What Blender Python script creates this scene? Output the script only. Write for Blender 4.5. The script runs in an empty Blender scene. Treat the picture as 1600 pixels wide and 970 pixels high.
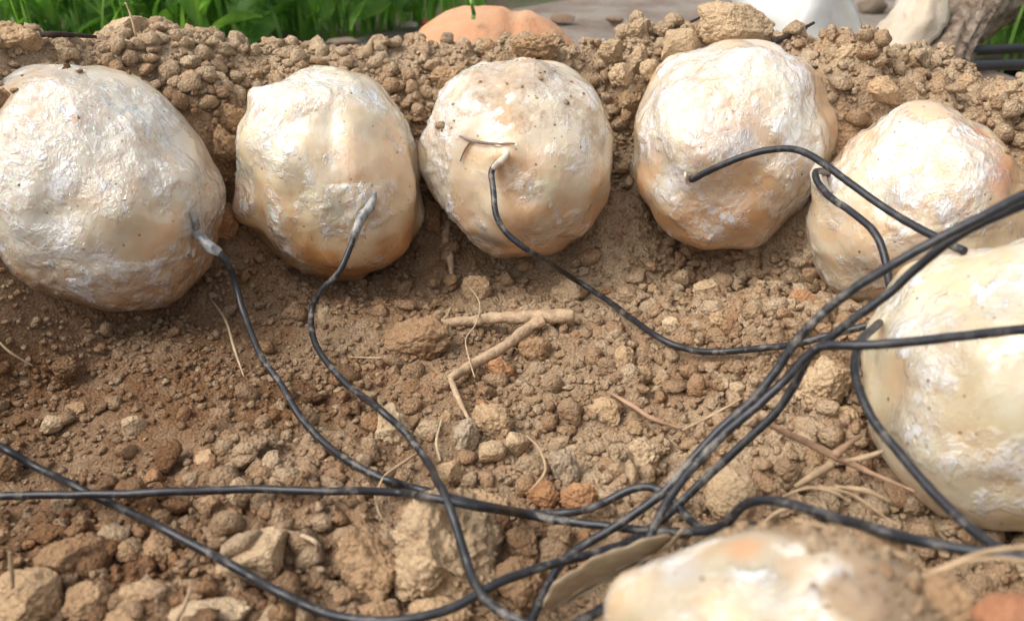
import bpy, bmesh, math, random
import numpy as np
from mathutils import Vector, Matrix

random.seed(7)
rng = np.random.default_rng(11)
scene = bpy.context.scene
COL = scene.collection

# ------------------------------------------------------------------ camera
F = 1386.0                       # focal length in pixels of the 1600 px wide photograph
PITCH = math.radians(28.0)
CAM = np.array([0.0, 0.0, 0.15])
FWD = np.array([0, math.cos(PITCH), -math.sin(PITCH)])
UPV = np.array([0, math.sin(PITCH), math.cos(PITCH)])
RGT = np.array([1.0, 0, 0])
cam_data = bpy.data.cameras.new("camera")
cam_data.sensor_width = 36.0
cam_data.lens = 36.0 * F / 1600.0
cam_data.clip_start = 0.01
cam_data.clip_end = 500.0
cam_data.dof.use_dof = True
cam_data.dof.focus_distance = 0.405
cam_data.dof.aperture_fstop = cam_data.lens / 2.8      # about 2.8 mm wide lens opening
cam = bpy.data.objects.new("camera", cam_data)
cam.location = CAM
cam.rotation_euler = (math.pi / 2 - PITCH, 0, 0)
COL.objects.link(cam)
scene.camera = cam

# ------------------------------------------------------------------ sky, sun, exposure
SUN_EL, SUN_AZ = math.radians(54), math.radians(-112)   # azimuth from +Y towards +X
world = bpy.data.worlds.new("World")
scene.world = world
world.use_nodes = True
wn = world.node_tree
wn.nodes.clear()
sky = wn.nodes.new("ShaderNodeTexSky")
sky.sky_type = 'NISHITA'
sky.sun_disc = False
sky.sun_elevation = SUN_EL
sky.sun_rotation = SUN_AZ
sky.air_density = 1.0
sky.dust_density = 6.0
sky.ozone_density = 1.0
hsv = wn.nodes.new("ShaderNodeHueSaturation")
hsv.inputs["Saturation"].default_value = 0.32          # overcast: much less blue
bgn = wn.nodes.new("ShaderNodeBackground")
bgn.inputs["Strength"].default_value = 0.15
won = wn.nodes.new("ShaderNodeOutputWorld")
wn.links.new(sky.outputs[0], hsv.inputs["Color"])
wn.links.new(hsv.outputs[0], bgn.inputs["Color"])
wn.links.new(bgn.outputs[0], won.inputs["Surface"])
sun_d = bpy.data.lights.new("sun", 'SUN')
sun_d.energy = 0.75
sun_d.angle = math.radians(32)
sun_d.color = (1.0, 0.95, 0.87)
sun = bpy.data.objects.new("sun", sun_d)
COL.objects.link(sun)
sv = Vector((math.sin(SUN_AZ) * math.cos(SUN_EL), math.cos(SUN_AZ) * math.cos(SUN_EL), math.sin(SUN_EL)))
sun.rotation_euler = (-sv).to_track_quat('-Z', 'Y').to_euler()
sun.location = (0, 0, 5)
scene.view_settings.view_transform = 'Standard'
scene.view_settings.look = 'None'
scene.view_settings.exposure = 0.68
scene.view_settings.gamma = 1.0
scene.cycles.use_denoising = True
scene.cycles.max_bounces = 6
scene.cycles.adaptive_threshold = 0.02

# ------------------------------------------------------------------ numpy noise
def _hash(i, j, k, seed):
    h = (i.astype(np.int64) * 374761393 + j.astype(np.int64) * 668265263 + k.astype(np.int64) * 2147483647 + seed * 974711) & 0xffffffff
    h = ((h ^ (h >> 13)) * 1274126177) & 0xffffffff
    h = (h ^ (h >> 16))
    h = (h * 2246822519) & 0xffffffff
    h = h ^ (h >> 15)
    return (h & 0xffffff) / float(0xffffff)

def vnoise(p, seed=0):
    """smooth value noise, -1..1; p is (n,3)"""
    p = np.asarray(p, float)
    i = np.floor(p).astype(np.int64)
    f = p - i
    f = f * f * f * (f * (f * 6 - 15) + 10)
    out = np.zeros(len(p))
    for a in (0, 1):
        wa = f[:, 0] if a else 1 - f[:, 0]
        for b in (0, 1):
            wb = f[:, 1] if b else 1 - f[:, 1]
            for c in (0, 1):
                wc = f[:, 2] if c else 1 - f[:, 2]
                out += wa * wb * wc * _hash(i[:, 0] + a, i[:, 1] + b, i[:, 2] + c, seed)
    return out * 2 - 1

def fbm(p, octaves=4, seed=0, gain=0.5):
    p = np.asarray(p, float)
    s, amp = np.zeros(len(p)), 1.0
    for o in range(octaves):
        s += amp * vnoise(p * 2.03 ** o + o * 17.3, seed + o)
        amp *= gain
    return s

def sstep(a, b, x):
    t = np.clip((x - a) / (b - a), 0, 1)
    return t * t * (3 - 2 * t)

# ------------------------------------------------------------------ pixels to positions
def ray(px, py):
    return FWD + RGT * ((px - 800) / F) + UPV * ((485 - py) / F)

def at_t(px, py, t):
    return CAM + ray(px, py) * t

def project(P):
    d = np.asarray(P, float) - CAM
    t = d @ FWD
    return 800 + F * (d @ RGT) / t, 485 - F * (d @ UPV) / t, t

# ------------------------------------------------------------------ wax balls: centre pixel, depth, half width / half height in pixels
BALLS = [
    dict(c=(148, 297), t=.421, r=(193, 193)),
    dict(c=(521, 274), t=.462, r=(142, 166)),
    dict(c=(816, 247), t=.465, r=(148, 152)),
    dict(c=(1139, 229), t=.460, r=(155, 161)),
    dict(c=(1434, 336), t=.420, r=(161, 158)),
    dict(c=(1592, 606), t=.312, r=(224, 236)),
    dict(c=(1240, 1142), t=.216, r=(298, 334)),
]
for b in BALLS:
    b['p'] = at_t(*b['c'], b['t'])
    b['rx'], b['rz'] = b['r'][0] * b['t'] / F, b['r'][1] * b['t'] / F
    b['ry'] = (b['rx'] + b['rz']) / 2

def at_ball(i, px, py, lift=0.0):
    b = BALLS[i]
    d = ray(px, py)
    s = np.array([b['rx'] + lift, b['ry'] + lift, b['rz'] + lift])
    o = (CAM - b['p']) / s
    e = d / s
    A, B, C = e @ e, 2 * o @ e, o @ o - 1
    disc = B * B - 4 * A * C
    t = (-B - math.sqrt(disc)) / (2 * A) if disc > 0 else -B / (2 * A)
    return CAM + d * t

# ------------------------------------------------------------------ terrain height field
GX0, GX1, GY0, GY1, GS = -.52, .52, -.14, .70, .0015
PC = np.array([0.0, .25])
AX, AY = .27, .235
# the ridge line seen against the background: pixel x -> pixel y
RIDGE = np.array([(-300, 40), (0, 44), (100, 66), (180, 60), (250, 50), (320, 58), (400, 68), (480, 76), (600, 80), (680, 90),
                  (760, 84), (830, 70), (885, 90), (918, 106), (950, 84), (1000, 50), (1080, 60), (1200, 72), (1250, 78),
                  (1300, 80), (1400, 96), (1450, 116), (1500, 142), (1600, 150), (1900, 150)], float)
th = np.linspace(0, 2 * math.pi, 361)
zr_tab = np.full(361, .035)
for n, a in enumerate(th):
    x, y = PC[0] + 1.17 * AX * math.cos(a), PC[1] + 1.17 * AY * math.sin(a)
    if y > .33:
        py = 80.0
        for _ in range(6):
            v = (485 - py) / F
            t = y / (FWD[1] + UPV[1] * v)
            py = np.interp(800 + F * x / t, RIDGE[:, 0], RIDGE[:, 1])
        v = (485 - py) / F
        t = y / (FWD[1] + UPV[1] * v)
        zr_tab[n] = CAM[2] + t * (FWD[2] + UPV[2] * v)
kern = np.ones(5) / 5
zr_tab = np.convolve(np.r_[zr_tab[-3:-1], zr_tab, zr_tab[1:3]], kern, 'valid')

def base_height(x, y):
    dx, dy = x - PC[0], y - PC[1]
    q = np.sqrt((dx / AX) ** 2 + (dy / AY) ** 2)
    a = np.mod(np.arctan2(dy / AY, dx / AX), 2 * math.pi)
    zr = np.interp(a, th, zr_tab)
    p = np.stack([x, y, np.zeros_like(x)], -1)
    qn = q + .07 * fbm(p * 14, 3, 5)
    fl = -.062 - .012 * np.exp(-((x - .05) ** 2 + (y - .12) ** 2) / .012)
    up = sstep(.86, 1.16, qn)
    down = sstep(1.2, 1.62, q)
    z = fl + (zr - fl) * up
    z = z * (1 - down) + (-.012) * down
    z += .080 * np.exp(-((x - .142) ** 2 + (y - .112) ** 2) / (2 * .036 ** 2))      # soil heaped against the nearest ball
    z += .030 * np.exp(-((x - .125) ** 2 + (y - .335) ** 2) / (2 * .035 ** 2))      # bank in front of the right-hand balls
    for cx, cy, am, sg in ((-.146, .428, .034, .017), (.058, .452, .034, .018), (-.044, .456, .022, .016), (.160, .432, .024, .016)):
        z = z + am * np.exp(-((x - cx) ** 2 + (y - cy) ** 2) / (2 * sg ** 2))
    return z, q

nx, ny = int(round((GX1 - GX0) / GS)) + 1, int(round((GY1 - GY0) / GS)) + 1
gx = np.linspace(GX0, GX1, nx)
gy = np.linspace(GY0, GY1, ny)
X, Y = np.meshgrid(gx, gy)
xf, yf = X.ravel(), Y.ravel()
Zb, Q = base_height(xf, yf)
edge = 1 - sstep(1.25, 1.7, Q)                        # roughness fades towards the lawn
P2 = np.stack([xf, yf, np.zeros_like(xf)], -1)
coarse = sstep(-.5, .5, fbm(P2 * 9 + 3, 2, 40) * .8 + (xf + .03) * 5)   # lumpier on the right, finer on the left
Z = Zb + (.004 * fbm(P2 * 28, 3, 1) + (.0010 + .0012 * coarse) * fbm(P2 * 110, 3, 2)) * (.35 + .65 * edge)
Z = Z.reshape(ny, nx)
# press grains of all sizes into the surface
NST = 42000
sx, sy = rng.uniform(GX0 + .02, GX1 - .02, NST), rng.uniform(GY0 + .02, GY1 - .02, NST)
_, sq = base_height(sx, sy)
sc_ = sstep(-.5, .5, fbm(np.stack([sx, sy, 0 * sx], -1) * 9 + 3, 2, 40) * .8 + (sx + .03) * 5)
sr = .0014 + .0052 * rng.power(.35, NST) * (.25 + .95 * sc_)
for k in range(NST):
    if sq[k] > 1.6:
        continue
    r = sr[k]
    i0, i1 = int((sx[k] - r - GX0) / GS), int((sx[k] + r - GX0) / GS) + 1
    j0, j1 = int((sy[k] - r - GY0) / GS), int((sy[k] + r - GY0) / GS) + 1
    ddx = gx[i0:i1 + 1][None, :] - sx[k]
    ddy = gy[j0:j1 + 1][:, None] - sy[k]
    cap = np.sqrt(np.maximum(0, r * r - ddx ** 2 - ddy ** 2))
    Z[j0:j1 + 1, i0:i1 + 1] += cap * .55
Z -= .0012

def H(x, y):
    """soil height by bilinear lookup"""
    x, y = np.asarray(x, float), np.asarray(y, float)
    u = np.clip((x - GX0) / GS, 0, nx - 1.001)
    v = np.clip((y - GY0) / GS, 0, ny - 1.001)
    i, j = u.astype(int), v.astype(int)
    fu, fv = u - i, v - j
    return (Z[j, i] * (1 - fu) + Z[j, i + 1] * fu) * (1 - fv) + (Z[j + 1, i] * (1 - fu) + Z[j + 1, i + 1] * fu) * fv

from numpy.lib.stride_tricks import sliding_window_view
Zs = Z[::4, ::4]
Zp = np.pad(Zs, 2, mode='edge')
ZS = sliding_window_view(Zp, (5, 5)).mean((2, 3))      # smoothed surface for laying wires and sticks

def HS(x, y):
    u = np.clip((x - GX0) / (GS * 4), 0, ZS.shape[1] - 1.001)
    v = np.clip((y - GY0) / (GS * 4), 0, ZS.shape[0] - 1.001)
    i, j = int(u), int(v)
    fu, fv = u - i, v - j
    return (ZS[j, i] * (1 - fu) + ZS[j, i + 1] * fu) * (1 - fv) + (ZS[j + 1, i] * (1 - fu) + ZS[j + 1, i + 1] * fu) * fv

TS = np.linspace(.16, .95, 1600)
def at(px, py, h=0.0):
    """where the sight line through a pixel comes within h of the soil"""
    P = CAM + ray(px, py)[None, :] * TS[:, None]
    u = np.clip((P[:, 0] - GX0) / (GS * 4), 0, ZS.shape[1] - 1).astype(int)
    v = np.clip((P[:, 1] - GY0) / (GS * 4), 0, ZS.shape[0] - 1).astype(int)
    below = np.nonzero(P[:, 2] <= ZS[v, u] + h)[0]
    k = below[0] if len(below) else len(TS) - 1
    return P[k]

# ------------------------------------------------------------------ mesh helpers
def tag(o, label=None, cat=None, group=None, kind=None):
    if label: o['label'] = label
    if cat: o['category'] = cat
    if group: o['group'] = group
    if kind: o['kind'] = kind
    return o

def np_mesh(name, V, Fc, smooth=True):
    """V (n,3); Fc (m,3) or (m,4) integer array"""
    V = np.asarray(V, np.float32)
    Fc = np.asarray(Fc, np.int32)
    me = bpy.data.meshes.new(name)
    me.vertices.add(len(V))
    me.vertices.foreach_set("co", V.ravel())
    n = Fc.shape[1]
    me.loops.add(Fc.size)
    me.loops.foreach_set("vertex_index", Fc.ravel())
    me.polygons.add(len(Fc))
    me.polygons.foreach_set("loop_start", np.arange(0, Fc.size, n, dtype=np.int32))
    me.polygons.foreach_set("loop_total", np.full(len(Fc), n, np.int32))
    me.polygons.foreach_set("use_smooth", np.full(len(Fc), smooth))
    me.update(calc_edges=True)
    me.validate()
    return me

def obj(name, me, m=None, parent=None, loc=None):
    o = bpy.data.objects.new(name, me)
    COL.objects.link(o)
    if m and me and not me.materials:
        me.materials.append(m)
    if parent: o.parent = parent
    if loc is not None: o.location = loc
    return o

def empty(name, loc=(0, 0, 0)):
    o = bpy.data.objects.new(name, None)
    o.empty_display_size = .01
    o.location = loc
    COL.objects.link(o)
    return o

def attr_f(me, name, vals):
    a = me.attributes.new(name, 'FLOAT', 'POINT')
    a.data.foreach_set("value", np.asarray(vals, np.float32))

def attr_c(me, name, rgb):
    a = me.attributes.new(name, 'FLOAT_COLOR', 'POINT')
    c = np.ones((len(rgb), 4), np.float32)
    c[:, :3] = rgb
    a.data.foreach_set("color", c.ravel())

_ico = {}
def ico(sub):
    if sub not in _ico:
        bm = bmesh.new()
        bmesh.ops.create_icosphere(bm, subdivisions=sub, radius=1.0)
        bm.verts.ensure_lookup_table()
        V = np.array([v.co[:] for v in bm.verts])
        Fc = np.array([[v.index for v in f.verts] for f in bm.faces])
        bm.free()
        V /= np.linalg.norm(V, axis=1)[:, None]
        _ico[sub] = (V, Fc)
    return _ico[sub]

def catmull(pts, n=14):
    P = np.asarray(pts, float)
    P = np.vstack([2 * P[0] - P[1], P, 2 * P[-1] - P[-2]])
    out = []
    for i in range(1, len(P) - 2):
        p0, p1, p2, p3 = P[i - 1], P[i], P[i + 1], P[i + 2]
        for s in np.linspace(0, 1, n, endpoint=False):
            out.append(.5 * ((2 * p1) + (-p0 + p2) * s + (2 * p0 - 5 * p1 + 4 * p2 - p3) * s ** 2 + (-p0 + 3 * p1 - 3 * p2 + p3) * s ** 3))
    out.append(P[-2])
    return np.array(out)

def tube(path, rad, sides=10, wob=0.0, seed=0, flat=1.0):
    """closed tapered tube along a path; rad is a number or one radius per point"""
    path = np.asarray(path, float)
    n = len(path)
    rad = np.full(n, rad) if np.isscalar(rad) else np.interp(np.linspace(0, 1, n), np.linspace(0, 1, len(rad)), rad)
    T = np.gradient(path, axis=0)
    T /= np.linalg.norm(T, axis=1)[:, None] + 1e-12
    N = np.cross(T[0], [0, 0, 1.0])
    if np.linalg.norm(N) < 1e-4: N = np.array([1.0, 0, 0])
    V = []
    ang = np.linspace(0, 2 * math.pi, sides, endpoint=False)
    for i in range(n):
        N = N - T[i] * (N @ T[i]); N /= np.linalg.norm(N)
        B = np.cross(T[i], N)
        V.append(path[i] + rad[i] * (np.cos(ang)[:, None] * N + flat * np.sin(ang)[:, None] * B))
    V = np.concatenate(V)
    if wob:
        ctr = np.repeat(path, sides, 0)
        rr = np.repeat(rad, sides)
        V = V + (V - ctr) * (wob * fbm(V / rr.mean() * .8, 3, seed))[:, None]
    f = []
    for i in range(n - 1):
        for s in range(sides):
            a, b = i * sides + s, i * sides + (s + 1) % sides
            f.append((a, b, b + sides, a + sides))
    V = np.vstack([V, path[0], path[-1]])
    for s in range(sides):
        s2 = (s + 1) % sides
        f.append((n * sides, s2, s, n * sides))
        f.append((n * sides + 1, (n - 1) * sides + s, (n - 1) * sides + s2, n * sides + 1))
    return V, f

def tube_mesh(name, path, rad, sides=10, wob=0.0, seed=0, flat=1.0):
    V, f = tube(path, rad, sides, wob, seed, flat)
    me = bpy.data.meshes.new(name)
    me.from_pydata([tuple(v) for v in V], [], [q if q[0] != q[3] else q[:3] for q in f])
    me.polygons.foreach_set("use_smooth", np.ones(len(me.polygons), bool))
    me.update()
    return me

# ------------------------------------------------------------------ materials
class N:
    def __init__(s, name):
        s.m = bpy.data.materials.new(name)
        s.m.use_nodes = True
        s.t = s.m.node_tree
        s.t.nodes.clear()
        s.out = s.t.nodes.new("ShaderNodeOutputMaterial")
        s.p = s.t.nodes.new("ShaderNodeBsdfPrincipled")
        s.t.links.new(s.p.outputs[0], s.out.inputs[0])
    def n(s, kind, **kw):
        nd = s.t.nodes.new("ShaderNode" + kind)
        for k, v in kw.items():
            if k in nd.inputs: s.put(nd.inputs[k], v)
            else: setattr(nd, k, v)
        return nd
    def put(s, sock, v):
        if isinstance(v, bpy.types.NodeSocket): s.t.links.new(v, sock)
        else:
            if isinstance(v, tuple) and len(v) == 3 and sock.type == 'RGBA': v = v + (1,)
            sock.default_value = v
    def pos(s):
        return s.n("NewGeometry").outputs["Position"]
    def objc(s):
        return s.n("TexCoord").outputs["Object"]
    def noise(s, co, scale, detail=4, rough=.55, dist=0.0):
        nd = s.n("TexNoise")
        s.put(nd.inputs["Vector"], co); s.put(nd.inputs["Scale"], scale); s.put(nd.inputs["Detail"], detail)
        s.put(nd.inputs["Roughness"], rough); s.put(nd.inputs["Distortion"], dist)
        return nd.outputs["Fac"]
    def ramp(s, fac, *stops):
        nd = s.n("ValToRGB")
        el = nd.color_ramp.elements
        while len(el) < len(stops): el.new(.5)
        for e, (p, c) in zip(el, stops):
            e.position = p
            e.color = (c, c, c, 1) if not isinstance(c, tuple) else (c + (1,) if len(c) == 3 else c)
        s.put(nd.inputs[0], fac)
        return nd.outputs[0]
    def mix(s, fac, a, b, mode='MIX'):
        nd = s.n("MixRGB", blend_type=mode)
        s.put(nd.inputs[0], fac); s.put(nd.inputs[1], a); s.put(nd.inputs[2], b)
        return nd.outputs[0]
    def math(s, op, a, b=0.0):
        nd = s.n("Math", operation=op)
        s.put(nd.inputs[0], a); s.put(nd.inputs[1], b)
        return nd.outputs[0]
    def attr(s, name, out="Fac"):
        return s.n("Attribute", attribute_name=name).outputs[out]
    def bump(s, h, dist, strength=1.0, normal=None):
        nd = s.n("Bump")
        s.put(nd.inputs["Height"], h); s.put(nd.inputs["Distance"], dist); s.put(nd.inputs["Strength"], strength)
        if normal is not None: s.put(nd.inputs["Normal"], normal)
        return nd.outputs[0]
    def set(s, **kw):
        for k, v in kw.items(): s.put(s.p.inputs[k.replace('_', ' ')], v)
        return s.m

DRY = (.470, .330, .205)
DRY2 = (.590, .450, .300)
DAMP = (.205, .107, .052)
RED = (.400, .215, .105)

def soil_mat(name, mode):
    s = N(name)
    co = s.pos()
    big = s.noise(co, 26, 4, .6)
    med = s.noise(co, 130, 4, .6)
    fine = s.noise(co, 900, 3, .6)
    c = s.mix(s.ramp(med, (.35, 0.0), (.68, 1.0)), DRY, DRY2)
    c = s.mix(s.ramp(big, (.50, 0.0), (.70, .6)), c, RED)
    if mode == 'attr':
        damp = s.attr("damp")
        tint = s.attr("tint")
        c = s.mix(damp, c, DAMP)
        c = s.mix(s.ramp(tint, (0.0, .75), (.5, 0.0)), c, s.mix(.6, c, RED))
        c = s.mix(s.ramp(tint, (.62, 0.0), (1.0, .65)), c, DRY2)
    elif mode == 'object':
        oc = s.n("ObjectInfo").outputs["Color"]
        c = s.mix(.82, c, oc)
        c = s.mix(s.ramp(med, (.3, .35), (.55, 0.0)), c, s.mix(.5, oc, DAMP))
    c = s.mix(s.ramp(fine, (.36, (.6 if mode == 'attr' else .38)), (.54, 0.0)), c, s.mix(1.0, c, (.56, .48, .40), 'MULTIPLY'))
    c = s.mix(s.ramp(s.noise(co, 1500, 2, .5), (.56, 0.0), (.72, .55)), c, s.mix(1.0, c, (1.45, 1.45, 1.42), 'MULTIPLY'))
    gr = s.n("TexVoronoi"); s.put(gr.inputs["Vector"], co); s.put(gr.inputs["Scale"], 620.0)
    h = s.math('ADD', s.math('MULTIPLY', fine, .7), s.math('MULTIPLY', s.noise(co, 330, 5, .7), 1.0))
    h = s.math('SUBTRACT', h, s.math('MULTIPLY', gr.outputs["Distance"], .45))
    nb = s.bump(h, .0027 if mode == 'attr' else .0017, 1.0)
    return s.set(Base_Color=c, Roughness=.95, Specular_IOR_Level=.12, Normal=nb)

M_SOIL = soil_mat("soil", 'attr')
M_CLOD = soil_mat("clod", 'object')

def wax_mat():
    s = N("wax")
    co = s.objc()
    rnd = s.n("ObjectInfo").outputs["Random"]
    off = s.n("VectorMath", operation='ADD')
    s.put(off.inputs[0], co)
    comb = s.n("CombineXYZ")
    s.put(comb.inputs[0], s.math('MULTIPLY', rnd, 7.3)); s.put(comb.inputs[1], s.math('MULTIPLY', rnd, 3.1))
    s.put(off.inputs[1], comb.outputs[0])
    co = off.outputs[0]
    base = s.attr("wax", "Color")
    # whitish crazed film in ragged patches
    film = s.attr("film")
    ragged = s.noise(co, 110, 7, .68, .35)
    fm = s.ramp(s.math('ADD', s.math('MULTIPLY', film, .46), s.math('MULTIPLY', ragged, 1.0)), (.66, 0.0), (.90, 1.0))
    mpf = s.n("Mapping"); s.put(mpf.inputs["Vector"], co); mpf.inputs["Scale"].default_value = (1.0, 1.0, .6); mpf.inputs["Rotation"].default_value = (.2, .7, .4)
    f1 = s.ramp(s.noise(co, 52, 7, .66, .4), (.545, 0.0), (.64, 1.0))
    f2 = s.ramp(s.noise(mpf.outputs[0], 105, 6, .62, .5), (.585, 0.0), (.615, 1.0))
    f3 = s.ramp(s.noise(mpf.outputs[0], 210, 4, .6, .4), (.615, 0.0), (.65, 1.0))
    flake = s.math('MULTIPLY', s.math('MAXIMUM', s.math('MULTIPLY', f1, .8), s.math('MAXIMUM', f2, s.math('MULTIPLY', f3, .8))), s.ramp(film, (.0, .10), (.65, 1.0)))
    vn = s.n("Math", operation='ABSOLUTE'); s.put(vn.inputs[0], s.math('SUBTRACT', s.noise(mpf.outputs[0], 85, 4, .55, 1.1), .5))
    vein = s.math('MULTIPLY', s.ramp(vn.outputs[0], (.0, 1.0), (.028, 0.0)), s.ramp(film, (.05, .15), (.6, 1.0)))
    mott = s.noise(co, 38, 4, .6)
    c = s.mix(s.ramp(mott, (.36, .5), (.62, 0.0)), base, s.mix(1.0, base, (.94, .78, .58), 'MULTIPLY'))
    m2 = s.noise(co, 160, 5, .65)
    c = s.mix(s.ramp(m2, (.34, .25), (.52, 0.0)), c, s.mix(1.0, c, (.90, .78, .62), 'MULTIPLY'))
    c = s.mix(s.math('MULTIPLY', fm, .22), c, (.78, .76, .70))
    c = s.mix(s.math('MULTIPLY', vein, .25), c, (.86, .85, .82))
    c = s.mix(s.math('MULTIPLY', flake, .80), c, (.78, .79, .805))
    # specks of dirt
    def specks(scale, lo, size):
        vor = s.n("TexVoronoi"); s.put(vor.inputs["Vector"], co); s.put(vor.inputs["Scale"], scale); s.put(vor.inputs["Randomness"], 1.0)
        vc = s.n("SeparateColor"); s.put(vc.inputs[0], vor.outputs["Color"])
        dd = s.math('ADD', vor.outputs["Distance"], s.math('MULTIPLY', s.math('SUBTRACT', s.noise(co, scale * 3, 3, .6), .5), .35))
        return s.math('MULTIPLY', s.ramp(dd, (size, 1.0), (size * 2.2, 0.0)), s.ramp(vc.outputs[0], (lo, 0.0), (lo + .03, 1.0)))
    sp = s.math('MAXIMUM', specks(190.0, .90, .07), s.math('MULTIPLY', specks(330.0, .88, .11), .7))
    dust = s.attr("dust")
    dm = s.ramp(s.math('ADD', s.math('MULTIPLY', dust, .62), s.math('MULTIPLY', s.noise(co, 170, 7, .75), .75)), (.56, 0.0), (.84, .92))
    stain = s.math('MULTIPLY', s.ramp(s.noise(co, 55, 6, .7), (.60, 0.0), (.72, 1.0)), .30)
    c = s.mix(stain, c, (.47, .29, .15))
    c = s.mix(sp, c, (.15, .085, .045))
    c = s.mix(dm, c, (.36, .245, .145))
    wet = s.math('MAXIMUM', fm, flake)
    rough = s.mix(wet, (.30,) * 3, (.12,) * 3)
    rough = s.mix(dm, rough, (.9,) * 3)
    h1 = s.noise(co, 55, 3, .5)
    mp = s.n("Mapping"); s.put(mp.inputs["Vector"], co); mp.inputs["Scale"].default_value = (1.0, 1.0, .45); mp.inputs["Rotation"].default_value = (.3, .5, 0)
    h2 = s.noise(mp.outputs[0], 190, 4, .58, .5)
    h3 = s.noise(co, 700, 3, .6)
    h = s.math('ADD', s.math('MULTIPLY', h1, .34), s.math('MULTIPLY', h2, s.math('ADD', s.math('MULTIPLY', wet, .36), .09)))
    h = s.math('ADD', h, s.math('MULTIPLY', flake, .15))
    h = s.math('ADD', h, s.math('MULTIPLY', vein, .06))
    h = s.math('ADD', h, s.math('MULTIPLY', h3, s.math('ADD', s.math('MULTIPLY', wet, .03), .004)))
    h = s.math('ADD', h, s.math('MULTIPLY', dm, .25))
    nb = s.bump(h, .0046, .8)
    return s.set(Base_Color=c, Roughness=rough, Normal=nb, Subsurface_Weight=s.math('SUBTRACT', .6, s.math('MULTIPLY', flake, .45)), Subsurface_Radius=(1.0, .5, .22),
                 Subsurface_Scale=.010, Specular_IOR_Level=.6, Coat_Weight=s.mix(dm, s.mix(wet, (.75,) * 3, (1.0,) * 3), (0.0,) * 3), Coat_Roughness=.10, Coat_IOR=1.85, Coat_Normal=nb)
M_WAX = wax_mat()

def simple(name, col, rough=.6, spec=.3, var=.3, scale=200, bump=.0, bscale=400, col2=None, **kw):
    s = N(name)
    co = s.pos()
    c2 = col2 or tuple(x * (1 - var) for x in col)
    nz = s.noise(co, scale, 5, .6)
    c = s.mix(s.ramp(nz, (.35, 0.0), (.65, 1.0)), c2, col)
    a = dict(Base_Color=c, Roughness=rough, Specular_IOR_Level=spec)
    if bump: a['Normal'] = s.bump(s.noise(co, bscale, 4, .6), bump)
    a.update(kw)
    return s.set(**a)

def wire_mat():
    s = N("wire_insulation")
    co = s.pos()
    d = s.noise(co, 160, 6, .7)
    d2 = s.noise(co, 28, 3, .5)
    dirt = s.math('MULTIPLY', s.ramp(d, (.51, 0.0), (.68, 1.0)), s.ramp(d2, (.42, .12), (.62, .8)))
    c = s.mix(dirt, (.014, .015, .019), (.32, .28, .23))
    r = s.mix(dirt, (.42,) * 3, (.85,) * 3)
    return s.set(Base_Color=c, Roughness=r, Specular_IOR_Level=.5, Normal=s.bump(d, .0004, .5))
M_WIRE = wire_mat()
M_SLEEVE = simple("sleeve_wax", (.42, .41, .38), .35, .5, .45, 260, .0006, 500, col2=(.12, .13, .14), Subsurface_Weight=.2, Subsurface_Scale=.003)
M_NUB = simple("white_wax", (.62, .56, .44), .3, .5, .2, 160, .0004, 500, Subsurface_Weight=.3, Subsurface_Scale=.003)
M_TWIG = simple("twig_bark", (.54, .385, .245), .85, .15, .4, 260, .0008, 700)
M_GREYTWIG = simple("grey_twig", (.30, .235, .18), .85, .15, .4, 300, .0004, 700)
M_STRAW = simple("straw", (.50, .355, .215), .75, .2, .35, 160, .0003, 700)
M_ROOT = simple("root_fibre", (.52, .40, .26), .8, .2, .3, 200)
M_REDTWIG = simple("reddish_twig", (.44, .28, .175), .8, .2, .35, 150, .0004, 700)
M_BLACKTWIG = simple("dark_twig", (.075, .055, .045), .9, .1, .4, 300, .0004, 700)
M_LEAF = simple("dry_leaf", (.45, .355, .25), .75, .2, .25, 60, .0003, 500, col2=(.33, .245, .155))
M_CLAY = simple("orange_clay", (.50, .245, .125), .75, .2, .22, 45, .0012, 220, col2=(.50, .30, .18))
M_SACK = simple("white_plastic", (.54, .54, .53), .45, .4, .08, 20, .0004, 120, col2=(.47, .445, .40))
M_CLOTH = simple("beige_cloth", (.50, .455, .375), .8, .2, .25, 35, .0006, 300, col2=(.47, .39, .29))
M_BARK = simple("weathered_wood", (.40, .32, .245), .9, .12, .5, 110, .004, 190, col2=(.13, .085, .055))
M_HOSE = simple("black_rubber", (.022, .023, .028), .5, .4, .3, 100)

def leafy(name, c1, c2, scale=40):
    s = N(name)
    nz = s.noise(s.pos(), scale, 3, .5)
    c = s.mix(s.ramp(nz, (.35, 0.0), (.65, 1.0)), c1, c2)
    s.set(Base_Color=c, Roughness=.42, Specular_IOR_Level=.45)
    tr = s.n("BsdfTranslucent"); s.put(tr.inputs[0], s.mix(1.0, c, (1.0, 1.15, .5), 'MULTIPLY'))
    mx = s.n("MixShader"); s.put(mx.inputs[0], .5)
    s.t.links.new(s.p.outputs[0], mx.inputs[1]); s.t.links.new(tr.outputs[0], mx.inputs[2])
    s.t.links.new(mx.outputs[0], s.out.inputs[0])
    return s.m
M_GRASS = leafy("grass_blade", (.06, .18, .035), (.27, .45, .10), 34)
M_WEED = leafy("weed_leaf", (.11, .29, .06), (.33, .54, .14), 60)

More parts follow.
